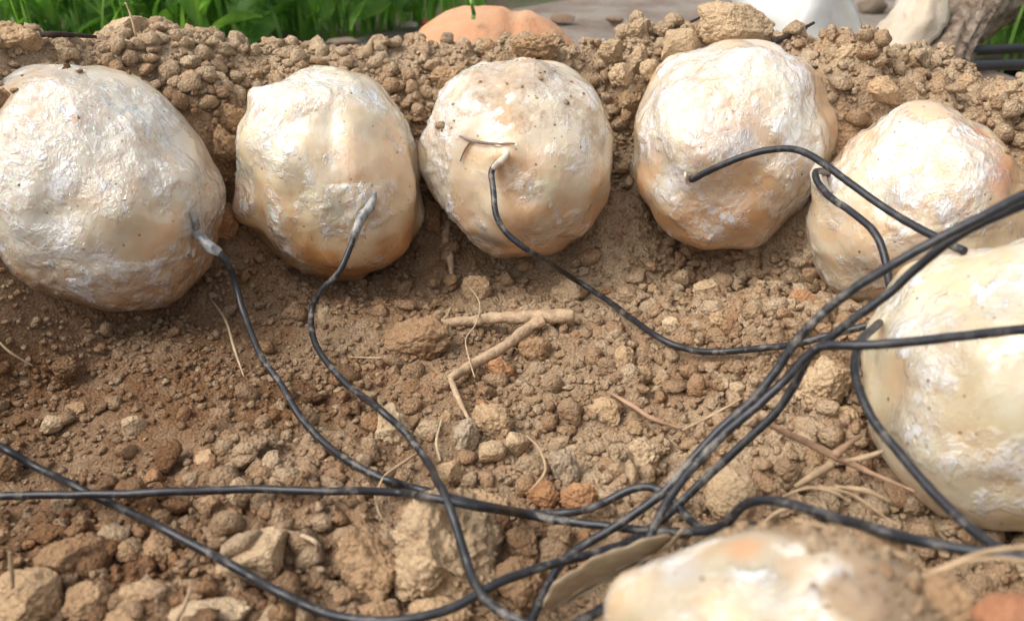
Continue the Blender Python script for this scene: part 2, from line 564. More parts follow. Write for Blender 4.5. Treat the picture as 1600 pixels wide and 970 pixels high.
s = N("lawn_ground")
co = s.pos()
c = s.mix(s.ramp(s.noise(co, 9, 5, .6), (.42, 0.0), (.6, 1.0)), (.10, .075, .045), (.035, .060, .015))
M_LAWN = s.set(Base_Color=c, Roughness=.95, Normal=s.bump(s.noise(co, 120, 4, .6), .006))
s = N("path_ground")
co = s.pos()
c = s.mix(s.ramp(s.noise(co, 14, 5, .65), (.40, 0.0), (.62, 1.0)), (.235, .205, .17), (.14, .10, .075))
c = s.mix(s.ramp(s.noise(co, 60, 4, .6), (.55, 0.0), (.7, .5)), c, (.28, .15, .09))
M_PATH = s.set(Base_Color=c, Roughness=.9, Normal=s.bump(s.noise(co, 150, 5, .65), .003))

# ------------------------------------------------------------------ the setting: soil, lawn, path
def damp_at(x, y, z):
    p = np.stack([x, y, z], -1)
    q = np.sqrt(((x - PC[0]) / AX) ** 2 + ((y - PC[1]) / AY) ** 2)
    m = .85 - sstep(-.20, .12, x) * .80                                   # freshly dug, still damp on the left
    m = m * (1 - sstep(.93, 1.10, q)) - .15 * sstep(1.0, 1.15, q) + .25 * (1 - sstep(.0, .03, np.abs(q - .93)))
    return np.clip(m + .32 * fbm(p * 22, 3, 60), 0, .95)

idx = np.arange(nx * ny).reshape(ny, nx)
quads = np.stack([idx[:-1, :-1], idx[:-1, 1:], idx[1:, 1:], idx[1:, :-1]], -1).reshape(-1, 4)
Vt = np.stack([xf, yf, Z.ravel()], -1)
me = np_mesh("soil", Vt, quads)
attr_f(me, "damp", damp_at(xf, yf, Z.ravel()))
attr_f(me, "tint", np.full(len(xf), .55) + .25 * fbm(P2 * 160, 2, 77) + .3 * sstep(1.0, 1.15, Q))
tag(obj("soil", me, M_SOIL), kind="structure")

def ring_sheet(name, m, z):
    """lawn reaching the horizon, with an opening where the soil bed lies"""
    xs = np.r_[-60, -12, -4, -1.6, -.9, np.linspace(GX0 + .02, GX1 - .02, 9), .9, 1.6, 4, 12, 60]
    ys = np.r_[-60, -12, -4, -1.2, -.5, np.linspace(GY0 + .02, GY1 - .02, 8), .9, 1.2, 1.6, 2.5, 5, 12, 60]
    V, Fq, ids = [], [], {}
    for j, y in enumerate(ys):
        for i, x in enumerate(xs):
            ids[i, j] = len(V); V.append((x, y, z))
    for j in range(len(ys) - 1):
        for i in range(len(xs) - 1):
            cx, cy = (xs[i] + xs[i + 1]) / 2, (ys[j] + ys[j + 1]) / 2
            if GX0 + .02 < cx < GX1 - .02 and GY0 + .02 < cy < GY1 - .02: continue
            Fq.append((ids[i, j], ids[i + 1, j], ids[i + 1, j + 1], ids[i, j + 1]))
    return tag(obj(name, np_mesh(name, V, Fq), m), kind="structure")
ring_sheet("ground", M_LAWN, -.004)

PATH = [(-.34, .60), (-.131, .776), (.046, .96), (.35, 1.32), (.85, 1.85), (1.1, 1.6), (.50, 1.02), (.335, .75), (.36, .60), (.0, .585)]
def in_poly(x, y, poly=PATH):
    c = False
    for (x1, y1), (x2, y2) in zip(poly, poly[1:] + poly[:1]):
        if (y1 > y) != (y2 > y) and x < (x2 - x1) * (y - y1) / (y2 - y1) + x1: c = not c
    return c
bm = bmesh.new()
f = bm.faces.new([bm.verts.new((x, y, .001)) for x, y in PATH])
bmesh.ops.triangulate(bm, faces=[f])
me = bpy.data.meshes.new("path"); bm.to_mesh(me); bm.free()
tag(obj("path", me, M_PATH), kind="structure")

# ------------------------------------------------------------------ wax balls
CREAM, PALE, PEACH, TAN, ORANGE = (np.array(c) for c in ((.75, .645, .465), (.77, .72, .61), (.75, .53, .33), (.56, .37, .19), (.58, .27, .10)))
BALL_INFO = [
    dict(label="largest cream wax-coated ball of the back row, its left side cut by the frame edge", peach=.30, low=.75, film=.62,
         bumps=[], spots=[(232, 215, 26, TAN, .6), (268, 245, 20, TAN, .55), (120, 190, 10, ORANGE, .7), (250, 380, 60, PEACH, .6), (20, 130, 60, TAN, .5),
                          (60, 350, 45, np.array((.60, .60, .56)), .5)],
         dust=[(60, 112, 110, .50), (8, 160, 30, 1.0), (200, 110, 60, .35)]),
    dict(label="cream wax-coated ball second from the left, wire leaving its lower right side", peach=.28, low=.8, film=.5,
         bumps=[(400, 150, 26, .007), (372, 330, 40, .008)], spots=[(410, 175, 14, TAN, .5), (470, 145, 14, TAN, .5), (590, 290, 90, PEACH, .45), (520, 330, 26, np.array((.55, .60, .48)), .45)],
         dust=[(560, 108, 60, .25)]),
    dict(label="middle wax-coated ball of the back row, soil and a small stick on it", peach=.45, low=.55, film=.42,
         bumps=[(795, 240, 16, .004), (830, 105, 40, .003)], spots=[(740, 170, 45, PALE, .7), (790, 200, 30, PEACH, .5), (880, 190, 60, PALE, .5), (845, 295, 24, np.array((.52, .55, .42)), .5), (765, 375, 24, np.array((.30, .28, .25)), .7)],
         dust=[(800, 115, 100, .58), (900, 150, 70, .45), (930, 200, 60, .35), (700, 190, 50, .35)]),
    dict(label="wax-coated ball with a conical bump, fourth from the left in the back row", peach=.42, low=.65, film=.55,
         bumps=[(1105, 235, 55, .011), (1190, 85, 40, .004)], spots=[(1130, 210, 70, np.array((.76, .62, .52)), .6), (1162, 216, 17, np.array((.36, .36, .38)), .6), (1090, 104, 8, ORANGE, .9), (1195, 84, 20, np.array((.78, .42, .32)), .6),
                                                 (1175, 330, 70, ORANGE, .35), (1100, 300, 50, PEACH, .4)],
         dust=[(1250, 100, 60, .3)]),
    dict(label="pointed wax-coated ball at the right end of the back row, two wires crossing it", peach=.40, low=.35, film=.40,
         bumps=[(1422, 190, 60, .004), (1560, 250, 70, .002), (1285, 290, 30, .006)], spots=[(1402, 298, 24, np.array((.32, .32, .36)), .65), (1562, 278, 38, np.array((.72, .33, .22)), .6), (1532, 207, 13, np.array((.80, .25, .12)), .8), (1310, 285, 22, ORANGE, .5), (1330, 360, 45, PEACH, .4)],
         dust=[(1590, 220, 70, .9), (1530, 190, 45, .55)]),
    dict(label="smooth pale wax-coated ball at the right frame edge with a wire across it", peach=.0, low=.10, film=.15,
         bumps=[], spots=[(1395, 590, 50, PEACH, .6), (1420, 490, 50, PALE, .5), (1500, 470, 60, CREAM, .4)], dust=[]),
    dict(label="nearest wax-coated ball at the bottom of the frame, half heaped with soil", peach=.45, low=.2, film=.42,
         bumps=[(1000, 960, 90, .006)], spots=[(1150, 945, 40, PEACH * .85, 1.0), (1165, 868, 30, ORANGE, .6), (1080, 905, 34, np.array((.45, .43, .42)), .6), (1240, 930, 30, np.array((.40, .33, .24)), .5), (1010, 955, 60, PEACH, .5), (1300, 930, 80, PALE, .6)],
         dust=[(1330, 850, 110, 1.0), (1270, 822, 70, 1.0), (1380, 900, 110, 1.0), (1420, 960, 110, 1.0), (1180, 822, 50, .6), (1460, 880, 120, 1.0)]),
]
FILM_SPOTS = [[(60, 260, 130, 1.0), (150, 150, 90, 1.0), (20, 380, 90, .8), (150, 400, 50, .7), (230, 180, 60, .8)],
              [(420, 160, 60, 1.0), (500, 120, 60, .9), (570, 150, 40, .8), (415, 240, 50, .8), (640, 200, 40, .6)],
              [(700, 200, 40, .9), (850, 130, 50, .9), (845, 370, 40, .9), (900, 240, 40, .7), (690, 310, 40, .7)],
              [(1020, 180, 70, 1.0), (1180, 110, 80, 1.0), (1140, 340, 70, .9), (1240, 170, 60, 1.0), (1040, 300, 40, .7)],
              [(1400, 240, 70, 1.0), (1500, 260, 50, .9), (1340, 440, 60, .7), (1430, 380, 50, .8)],
              [(1590, 440, 70, .9), (1530, 720, 50, .8), (1560, 780, 50, .8)],
              [(1080, 880, 45, .8), (1170, 930, 40, .8), (1240, 860, 35, .8), (1120, 860, 20, .9), (1310, 930, 40, .8)]]
GR_BALL = "wax-coated balls ringed round the pit"
ball_roots = []
for k, (b, inf) in enumerate(zip(BALLS, BALL_INFO)):
    sub = 7 if k < 5 else 6
    U, Fc = ico(sub)
    R = np.array([b['rx'], b['ry'], b['rz']])
    V = U * R
    so = 100 + 31 * k
    d = .0046 * fbm(U * 1.6 + k * 9, 2, so) + .0006 * fbm(U * 4.2 + k, 2, so + 3)
    ridg = 1 - np.abs(fbm(U * 6 + k * 3, 3, so + 7))
    filmn = sstep(-.15, .55, fbm(U * 2.3 + 5 * k, 3, so + 11) + inf['film'] - .45)
    d += (.0008 * ridg ** 3 + .0006 * fbm(U * 14, 3, so + 13)) * (.10 + .60 * filmn ** 2) * (.5 if k == 5 else 1)
    low = sstep(.0, .85, -U[:, 2] + .40 * fbm(U * 2.6 + 9, 3, so + 23)) * inf['low']      # orange underside: resin tone, plus light bounced off the soil painted in
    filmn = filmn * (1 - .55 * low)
    col = np.tile(CREAM, (len(U), 1))
    def blend(c, m):
        global col
        col = col * (1 - m[:, None]) + c * m[:, None]
    blend(PALE, .75 * sstep(-.2, .5, fbm(U * 1.9 + 40 + k, 3, so + 17)))
    blend(PEACH, (.35 + inf['peach']) * sstep(-.05, .6, fbm(U * 2.4 + 70 + k, 4, so + 19)))
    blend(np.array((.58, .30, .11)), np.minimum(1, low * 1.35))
    tint = [(.97, 1.0, 1.06), (1.0, 1.0, .97), (1.0, .955, .92), (1.0, .945, .90), (1.0, .95, .90), (.97, 1.0, .96), (.66, .655, .62)][k]
    col = col * np.array(tint) * .86
    dust = np.zeros(len(U))
    nz = fbm(U * 5, 3, so + 29)
    for px, py, r, amp in inf['bumps']:
        pt = at_ball(k, px, py) - b['p']
        s = r * b['t'] / F
        g = np.exp(-((V - pt) ** 2).sum(1) / (2 * (s * .62) ** 2))
        d += amp * g
    for px, py, r, amt in FILM_SPOTS[k]:
        pt = at_ball(k, px, py) - b['p']
        s = r * b['t'] / F
        rr = np.linalg.norm(V - pt, axis=1) / s + .45 * nz
        m = amt * (1 - sstep(.2, 1.2, rr)) * (1 - .75 * np.minimum(1, low))
        filmn = np.maximum(filmn, m)
        blend(PALE, .6 * m)
    for px, py, r, c, amt in inf['spots']:
        pt = at_ball(k, px, py) - b['p']
        s = r * b['t'] / F
        rr = np.linalg.norm(V - pt, axis=1) / s + .35 * nz
        blend(c, amt * (1 - sstep(.35, 1.15, rr)))
    for px, py, r, amt in inf['dust']:
        pt = at_ball(k, px, py) - b['p']
        s = r * b['t'] / F
        rr = np.linalg.norm(V - pt, axis=1) / s + .45 * nz
        dust = np.maximum(dust, amt * (1 - sstep(.3, 1.2, rr)))
    V = V + U * d[:, None]
    wv = V + b['p']
    hh = wv[:, 2] - H(wv[:, 0], wv[:, 1])
    dust = np.maximum(dust, .75 * (1 - sstep(.001, .012, hh + .004 * nz)))      # soil smeared up the foot
    b['V'] = V
    b['dust'] = dust
    root = empty("wax_ball", tuple(b['p'] - np.array([0, 0, b['rz']])))
    tag(root, inf['label'], "wax ball", GR_BALL)
    me = np_mesh("wax_shell", V + np.array([0, 0, b['rz']]), Fc)
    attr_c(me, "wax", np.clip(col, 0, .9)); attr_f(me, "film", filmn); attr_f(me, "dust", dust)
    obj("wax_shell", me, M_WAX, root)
    ball_roots.append(root)

def on_ball(k, px, py, lift=0.0):
    """point on the real, lumpy shell under a pixel"""
    b = BALLS[k]
    p = at_ball(k, px, py) - b['p']
    i = np.argmin(((b['V'] - p) ** 2).sum(1))
    q = b['V'][i]
    return b['p'] + q * (1 + lift / np.linalg.norm(q))

def ball_part(k, name, path, rad, m, sides=14, wob=.15, label=None):
    base = np.array(ball_roots[k].location)
    o = obj(name, tube_mesh(name, catmull([p - base for p in path], 8), rad, sides, wob, k * 7), m, ball_roots[k])
    if label: o['label'] = label
    return o

T0 = project(on_ball(0, 302, 356))[2]
ball_part(0, "wire_sleeve", [on_ball(0, 280, 322, -.002), on_ball(0, 292, 342, .001), at_t(304, 360, T0 - .002), at_t(318, 376, T0 - .005), at_t(332, 389, T0 - .006), at_t(345, 396, T0 - .006)],
          [.0008, .0018, .0022, .0023, .0027, .0018], M_SLEEVE, label="grey translucent wax sleeve around the wire")
ball_part(1, "wire_sleeve", [on_ball(1, 588, 300, -.001), on_ball(1, 576, 318, .002), at_t(566, 338, .418), at_t(556, 362, .418), at_t(549, 385, .418)],
          [.0010, .0024, .0024, .0021, .0018], M_SLEEVE, label="whitish wax sleeve around the wire")
ball_part(2, "wax_nub", [on_ball(2, 800, 232, -.002), on_ball(2, 795, 242, .003), on_ball(2, 785, 254, .004), on_ball(2, 777, 262, .003)],
          [.0010, .0017, .0017, .0014], M_NUB)
ball_part(3, "wax_drip", [on_ball(3, 1086, 250, -.001), on_ball(3, 1084, 262, .0015), on_ball(3, 1082, 278, .001)], [.0004, .0009, .0004], M_NUB)
ball_part(4, "wax_nub", [on_ball(4, 1300, 262, -.002), on_ball(4, 1292, 272, .003), on_ball(4, 1292, 290, .004), on_ball(4, 1298, 304, .001)],
          [.002, .0036, .0038, .002], M_NUB, label="white wax ring round the wire")

# small stick lying on the middle ball
def stick(name, pts, rad, m, label, cat="twig", group=None, sides=8, wob=.18, n=10):
    o = obj(name, tube_mesh(name, catmull(pts, n), rad, sides, wob, len(label)), m)
    return tag(o, label, cat, group)
stick("twig", [on_ball(2, 722, 214, .001), on_ball(2, 738, 222, .0015), on_ball(2, 770, 226, .002), on_ball(2, 803, 231, .0025)], [.0005, .0008, .0007, .0005], M_GREYTWIG,
      "thin forked stick lying across the middle wax ball")
stick("twig", [on_ball(2, 736, 224, .0015), on_ball(2, 726, 238, .001), on_ball(2, 718, 252, .001)], [.0006, .0005, .0003], M_GREYTWIG,
      "tiny splinter hanging down at the left end of the stick on the middle ball")

# ------------------------------------------------------------------ clods, stones and soil crumbs
def clod_shape(sub, seed, cuts=9, rough=.10, blocky=.9):
    U, Fc = ico(sub)
    r = np.random.default_rng(seed)
    V = U.copy()
    for _ in range(cuts):
        n = r.normal(size=3); n /= np.linalg.norm(n)
        d = r.uniform(.55, .92)
        over = np.maximum(0, V @ n - d)
        V -= over[:, None] * n * blocky
    disp = rough * fbm(U * 1.9 + seed, 3, seed) + rough * .6 * fbm(U * 5.5 + seed, 3, seed + 9)
    if sub >= 4: disp += rough * .5 * fbm(U * 14 + seed, 3, seed + 5)
    V = V * (1 + disp[:, None])
    V /= np.abs(V).max(0)
    return V, Fc

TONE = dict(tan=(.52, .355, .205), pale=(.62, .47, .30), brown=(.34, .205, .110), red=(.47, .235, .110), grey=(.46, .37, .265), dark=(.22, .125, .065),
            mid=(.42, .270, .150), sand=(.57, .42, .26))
def clod(px, py, w, h, tone, label, seed=None, roll=0.0, sub=5, cuts=9, rough=.12, name="soil_clod", cat="clod", group="clods of soil", lift=.30, t=None):
    seed = seed if seed is not None else int(px * 7 + py)
    p = at_t(px, py, t) if t else at(px, py + h * .12, 0)
    tt = project(p)[2]
    rx, rz = 1.12 * w / 2 * tt / F, 1.12 * h / 2 * tt / F
    c = at_t(px, py, tt - .25 * rz) if t is None else p
    V, Fc = clod_shape(sub, seed, cuts, rough)
    ry = (rx * rz) ** .5
    V = V * np.array([rx, ry, rz * 1.04])
    a = math.radians(roll)
    V = V @ np.array([[math.cos(a), 0, math.sin(a)], [0, 1, 0], [-math.sin(a), 0, math.cos(a)]])
    o = obj(name, np_mesh(name, V, Fc), M_CLOD, loc=tuple(c))
    o.rotation_euler = (-math.radians(12), 0, 0)
    j = random.uniform(.92, 1.08)
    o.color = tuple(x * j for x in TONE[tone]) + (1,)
    return tag(o, label, cat, group)

CL = [
 (402, 872, 118, 70, 'sand', "flat pale sandy clod with a black wire running over its corner", dict(cuts=12, rough=.06, roll=14)),
 (703, 868, 176, 166, 'sand', "biggest tan clod at the bottom centre, behind the S-curved wire", dict(sub=6, cuts=11, rough=.13, roll=-20)),
 (580, 888, 84, 124, 'mid', "tall rough brown clod left of the biggest clod", dict(rough=.14, roll=10)),
 (115, 875, 102, 72, 'brown', "rounded brown clod lying alone near the lower left", dict(rough=.09)),
 (46, 942, 112, 92, 'tan', "large blocky tan clod in the lower left corner", dict(cuts=12, rough=.07)),
 (141, 945, 64, 72, 'mid', "brown clod just right of the lower left corner clod", {}),
 (230, 938, 90, 50, 'tan', "angular tan clod on the bottom edge left of the pale slab", dict(cuts=12, rough=.06)),
 (204, 972, 88, 40, 'mid', "low brown clod on the bottom edge under the angular tan one", {}),
 (328, 962, 122, 40, 'pale', "long pale clod cut by the bottom edge left of centre", dict(rough=.08)),
 (204, 862, 40, 36, 'mid', "small brown clod between the lone rounded clod and its neighbour", {}),
 (252, 857, 48, 46, 'mid', "squarish brown clod under the slanting wire at lower left", dict(cuts=12)),
 (206, 668, 38, 36, 'sand', "small orange-tan stone in the fine soil at far left", dict(rough=.05)),
 (78, 663, 36, 24, 'pale', "pale pebble near the left edge above the crossing wires", dict(rough=.05)),
 (322, 718, 32, 30, 'tan', "small tan pebble left of the first ball's wire", dict(rough=.05)),
 (14, 728, 44, 48, 'brown', "brown clod at the left edge between the two wires", {}),
 (658, 535, 110, 72, 'brown', "flat brown clod just left of the forked stick", dict(rough=.13, roll=12)),
 (782, 580, 42, 40, 'red', "reddish round clod right of the forked stick's lower arm", {}),
 (836, 545, 50, 46, 'brown', "brown clod in the crook of the forked stick", {}),
 (745, 452, 44, 46, 'tan', "tan clod below the middle ball, root fibre on it", {}),
 (890, 458, 56, 40, 'sand', "pale clod touching the middle ball's wire", dict(rough=.12)),
 (820, 415, 40, 22, 'mid', "small clod tucked against the underside of the middle ball", {}),
 (678, 342, 34, 50, 'brown', "brown lump wedged between the second and middle balls", {}),
 (974, 565, 34, 52, 'tan', "upright tan clod in the middle of the crumbly slope", {}),
 (614, 668, 62, 66, 'pale', "pale sandy clod under the S-curved wire", dict(rough=.12)),
 (668, 673, 42, 38, 'pale', "smaller pale clod right of the S-curved wire", {}),
 (768, 660, 66, 52, 'tan', "tan clod above the cluster of rounded pebbles", dict(rough=.12)),
 (726, 682, 40, 62, 'grey', "greyish clod beside the thin root below the stick", {}),
 (806, 692, 38, 36, 'sand', "round tan pebble in the centre of the pit", dict(rough=.05)),
 (766, 708, 46, 36, 'sand', "oval pebble touching the round tan pebble", dict(rough=.05)),
 (881, 735, 46, 72, 'grey', "tall greyish clod right of the pit's centre", dict(rough=.12)),
 (700, 742, 46, 44, 'tan', "tan clod just right of the S-curved wire above the level wire", {}),
 (905, 778, 56, 44, 'red', "reddish-tan clod under the small wire loop", {}),
 (845, 775, 52, 40, 'red', "low reddish clod above the level wire", {}),
 (818, 852, 50, 58, 'brown', "brown clod right of the biggest clod", {}),
 (812, 918, 84, 86, 'brown', "dark brown clod below the crossing wires at bottom centre", dict(rough=.13)),
 (875, 840, 44, 36, 'tan', "tan clod under the level wire right of the brown clod", {}),
 (690, 955, 96, 44, 'tan', "tan clod on the bottom edge under the biggest clod", {}),
 (590, 962, 70, 36, 'mid', "brown clod on the bottom edge under the tall rough clod", {}),
 (760, 786, 60, 44, 'tan', "tan clod peeping over the biggest clod beside the wire", {}),
 (946, 645, 56, 44, 'tan', "tan clod left of the thin twig on the right slope", {}),
 (1004, 712, 56, 50, 'sand', "pale knobbly clod left of the wire bundle", dict(rough=.13)),
 (1146, 778, 84, 86, 'sand', "big pale clod behind the hooked wire near the nearest ball", dict(rough=.07)),
 (1286, 602, 100, 76, 'sand', "broad clod behind the wire bundle beside the pale right-hand ball", dict(sub=6, rough=.11)),
 (1318, 664, 56, 50, 'tan', "clod under the hanging wire beside the pale right-hand ball", {}),
 (1196, 736, 54, 40, 'tan', "tan clod under the reddish twig", {}),
 (1240, 752, 44, 36, 'mid', "small clod right of the one under the reddish twig", {}),
 (1248, 470, 44, 30, 'red', "orange-tan pebble near the foot of the pointed ball", dict(rough=.05)),
 (1103, 452, 38, 34, 'sand', "bent-looking pale clod below the ball with the conical bump", {}),
 (1128, 498, 40, 32, 'tan', "tan clod in the middle of the right-hand crumb slope", {}),
 (1075, 395, 26, 28, 'mid', "small brown clod under the left of the conical-bump ball", {}),
 (1048, 508, 26, 28, 'pale', "pale pebble just above the sweeping wire", dict(rough=.05)),
 (640, 800, 34, 34, 'mid', "brown clod under the level wire left of the biggest clod", {}),
 (330, 790, 40, 30, 'mid', "low brown clod just under the level wire at left", {}),
 (118, 640, 36, 22, 'mid', "low brown clod in the fine soil below the largest ball", {}),
 (508, 498, 22, 30, 'sand', "small pale pebble right of the S-curved wire's first bend", dict(rough=.05)),
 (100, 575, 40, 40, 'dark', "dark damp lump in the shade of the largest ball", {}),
 # on the ridge
 (200, 42, 72, 34, 'pale', "flat pale clod propped up on the ridge at left", dict(rough=.07, t=.475)),
 (272, 86, 78, 56, 'sand', "sandy clod on the ridge between the first two balls", dict(rough=.13, t=.470)),
 (250, 52, 50, 44, 'sand', "sandy clod right behind the propped pale clod", dict(t=.49)),
 (20, 62, 80, 50, 'tan', "loose tan clod on the ridge at the left edge", dict(rough=.13)),
 (6, 162, 36, 50, 'brown', "brown lump stuck to the left side of the largest ball", dict(t=.372)),
 (290, 128, 52, 34, 'tan', "tan clod in the upper gap between the first two balls", {}),
 (342, 128, 30, 28, 'sand', "small sandy clod left of the second ball's top", {}),
 (326, 166, 30, 32, 'sand', "upper of two small clods in the gap beside the largest ball", {}),
 (358, 180, 48, 36, 'mid', "clod touching the left shoulder of the second ball", {}),
 (350, 228, 60, 62, 'mid', "crumbly lump filling the gap between the first two balls", dict(rough=.16)),
 (352, 345, 40, 52, 'red', "orange-brown waxy-looking lump in the gap by the second ball", dict(rough=.06)),
 (700, 118, 60, 46, 'mid', "crumbly clod on the slope above the second and middle balls", dict(rough=.18)),
 (770, 80, 44, 30, 'mid', "rough clod on the crest before the orange clay ball", dict(rough=.18)),
 (840, 72, 80, 40, 'mid', "rough mound of soil on top of the middle ball", dict(rough=.2, t=.49)),
 (1060, 75, 60, 52, 'sand', "rounded clod on the ridge left of the conical-bump ball's top", dict(rough=.06, t=.475)),
 (1140, 42, 126, 66, 'sand', "large wedge-shaped clod resting on the conical-bump ball", dict(sub=6, cuts=7, rough=.07, t=.475, roll=-8)),
 (1280, 96, 62, 34, 'grey', "grey stone on the ridge right of the conical-bump ball", dict(cuts=12, rough=.06)),
 (1385, 146, 64, 40, 'tan', "slanted tan clod above the pointed ball", dict(roll=-30, rough=.08)),
 (1338, 148, 30, 48, 'mid', "upright brown clod beside the slanted one on the ridge", {}),
 (1575, 150, 80, 46, 'tan', "rounded tan clod on the ridge at the right edge", {}),
 (1472, 136, 44, 34, 'grey', "greyish lump on the ridge at the foot of the old trunk", {}),
 (1510, 134, 34, 34, 'tan', "tan lump right of the old trunk's foot", {}),
 (1420, 100, 40, 30, 'mid', "brown lump in front of the beige cloth", {}),
 (1330, 88, 46, 40, 'sand', "sandy lump in front of the white plastic sack", {}),
 (1000, 45, 38, 32, 'sand', "topmost small clod of the heap between middle and conical balls", dict(t=.50)),
 (955, 82, 40, 36, 'sand', "leftmost clod of the heap between middle and conical balls", dict(t=.485)),
 (998, 92, 26, 44, 'sand', "upright clod in the heap between middle and conical balls", dict(t=.48)),
 (972, 118, 40, 34, 'sand', "broad clod in the middle of the heap beside the middle ball", dict(t=.475)),
 (1014, 108, 30, 32, 'sand', "clod of the heap touching the rounded ridge clod", dict(t=.472)),
 (986, 160, 40, 40, 'tan', "lower clod wedged between the middle and conical balls", {}),
 (1006, 138, 30, 30, 'tan', "clod against the left flank of the conical-bump ball", {}),
 (958, 168, 24, 30, 'mid', "small clod on the right shoulder of the middle ball", {}),
 (1580, 955, 110, 60, 'red', "orange brick-red lump in the lower right corner", dict(t=.185, rough=.06)),
 (1480, 935, 90, 60, 'mid', "blurred brown clod in the heap on the nearest ball", dict(t=.196, rough=.15)),
 (1380, 850, 70, 40, 'mid', "blurred clod on top of the nearest ball's heaped soil", dict(t=.218, rough=.15)),
]
occupied = []
CLODS = []
for px, py, w, h, tone, label, kw in CL:
    o = clod(px, py, w, h, tone, label, **kw)
    if tone == 'red' and 'lower right' in label: o.color = (.42, .17, .085, 1)
    if 'grey stone' in label: o['category'] = 'stone'; o.name = 'stone'; o['group'] = 'loose stones'
    occupied.append((o.location.x, o.location.y, max(o.dimensions) * .42))
    CLODS.append((np.array(o.location), np.array(o.dimensions) * .5))

# ------------------------------------------------------------------ wires: (pixel x, pixel y, depth) or (.., 'h', height over soil)
WR = .00145
WIRE_ALL = []
CL_C = np.array([c for c, _ in CLODS]); CL_R = np.array([r for _, r in CLODS])
def wire_path(pts):
    out = []
    for p in pts:
        if len(p) == 3: out.append(at_t(*p))
        elif p[2] == 'h': out.append(at(p[0], p[1], p[3]))
        else: out.append(on_ball(p[3], p[0], p[1], p[4]))
    return out
def wire(pts, label, r=WR):
    P = catmull(wire_path(pts), 12)
    for it in range(4):                                  # lift clear of soil and clods, then smooth: a stiff wire has no sharp kinks
        for i in range(len(P)):
            for _ in range(60):
                x, y, z = P[i]
                low = -.2 <= y <= GY1 and z < max(H(x + a_, y + b_) for a_ in (-.003, 0, .003) for b_ in (-.003, 0, .003)) + r * .8
                e = (P[i] - CL_C) / (CL_R * 1.12 + r)
                if not low and not ((e ** 2).sum(1) < 1).any(): break
                P[i] = CAM + (P[i] - CAM) * .995
        for _ in range(4):
            P[1:-1] = P[1:-1] * .5 + (P[:-2] + P[2:]) * .25
    WIRE_ALL.append(P)
    P = P + .00045 * np.stack([fbm(P * 42, 3, 3), fbm(P * 42, 3, 4), fbm(P * 42, 3, 5)], -1)
    o = obj("wire", tube_mesh("wire", P, r, 12, .05, 3), M_WIRE)
    return tag(o, label, "wire", "black insulated wires")

wire([(330, 387, T0 - .006), (346, 398, T0 - .006), (357, 415, T0 - .004), (368, 445, T0), (380, 490, .40), (402, 545, .385), (436, 596, .370), (472, 655, .354),
      (522, 706, .340), (590, 744, .330), (660, 767, .325), (740, 787, .322), (820, 802, .318), (880, 801, .312), (928, 791, .306), (975, 767, .304),
      (1012, 759, .302), (1045, 776, .298), (1080, 812, .288), (1110, 833, .276), (1140, 828, .270), (1180, 822, .262)],
     "black wire running from the grey sleeve of the leftmost ball to the looped knot")
wire([(-620, 800, 'h', .012), (-420, 770, 'h', .011), (-220, 790, 'h', .010), (-60, 778, 'h', .010), (0, 776, 'h', .011), (120, 772, 'h', .012), (250, 770, 'h', .012), (400, 764, 'h', .011), (520, 765, 'h', .011), (620, 770, .312), (700, 783, .310),
      (800, 801, .304), (900, 816, .297), (1000, 827, .288), (1090, 829, .278), (1130, 822, .270), (1157, 793, .262), (1190, 781, .255), (1240, 789, .245),
      (1300, 806, .234), (1400, 835, .219), (1500, 855, .209), (1620, 874, .200), (1850, 880, .195), (2200, 800, .20)],
     "black wire lying almost level from the left edge to the lower right corner")
wire([(-560, 520, 'h', .010), (-400, 540, 'h', .008), (-200, 600, 'h', .006), (-60, 668, 'h', .006), (0, 696, 'h', .006), (60, 731, 'h', .005), (130, 766, 'h', .005), (200, 799, 'h', .006), (300, 850, 'h', .007), (350, 878, .288), (400, 905, .280), (480, 946, .266), (550, 965, .258),
      (630, 968, .255), (700, 951, .257), (770, 912, .262), (830, 889, .268), (900, 873, .275), (960, 856, .282), (1000, 836, .288), (1040, 804, .293), (1070, 777, .295),
      (1120, 733, .296), (1180, 679, .296), (1216, 640, .295), (1238, 606, .293), (1252, 578, .290), (1270, 550, .287), (1306, 520, .282), (1346, 491, .278),
      (1392, 458, .274), (1430, 420, .270), (1462, 392, .265), (1500, 365, .260), (1545, 343, .256), (1610, 316, .254), (1800, 240, .25), (2100, 200, .26), (2500, 260, .28)],
     "black wire slanting down from the left edge, along the bottom and up to the right")
wire([(556, 362, .417), (548, 386, .417), (530, 425, .415), (500, 456, .418), (486, 492, .420), (495, 540, .400), (530, 590, .381), (590, 637, .362), (640, 682, .345),
      (680, 742, .318), (704, 800, .296), (720, 850, .278), (740, 908, .262), (768, 946, .253), (815, 972, .247), (880, 985, .243)],
     "black wire curving in an S from the second ball down to the bottom edge")
wire([(784, 250, 'b', 2, .001), (775, 264, 'b', 2, .004), (770, 290, .410), (773, 332, .407), (791, 367, .407), (840, 402, .411), (900, 437, 'h', .009), (960, 476, 'h', .007), (1020, 521, 'h', .007),
      (1060, 541, 'h', .007), (1110, 550, 'h', .008), (1170, 547, .375), (1230, 540, .362), (1300, 522, .352), (1350, 509, .346), (1400, 500, .342)],
     "black wire from the middle ball sweeping right over the crumbly soil")
wire([(1088, 256, 'b', 3, -.004), (1090, 263, 'b', 3, .003), (1120, 262, .400), (1170, 243, .391), (1220, 233, .382), (1258, 239, .371), (1310, 272, .355), (1370, 316, .340),
      (1430, 353, .325), (1480, 381, .313), (1507, 394, .306)],
     "black wire from the ball with the conical bump, ending in a cut tip", WR * 1.05)
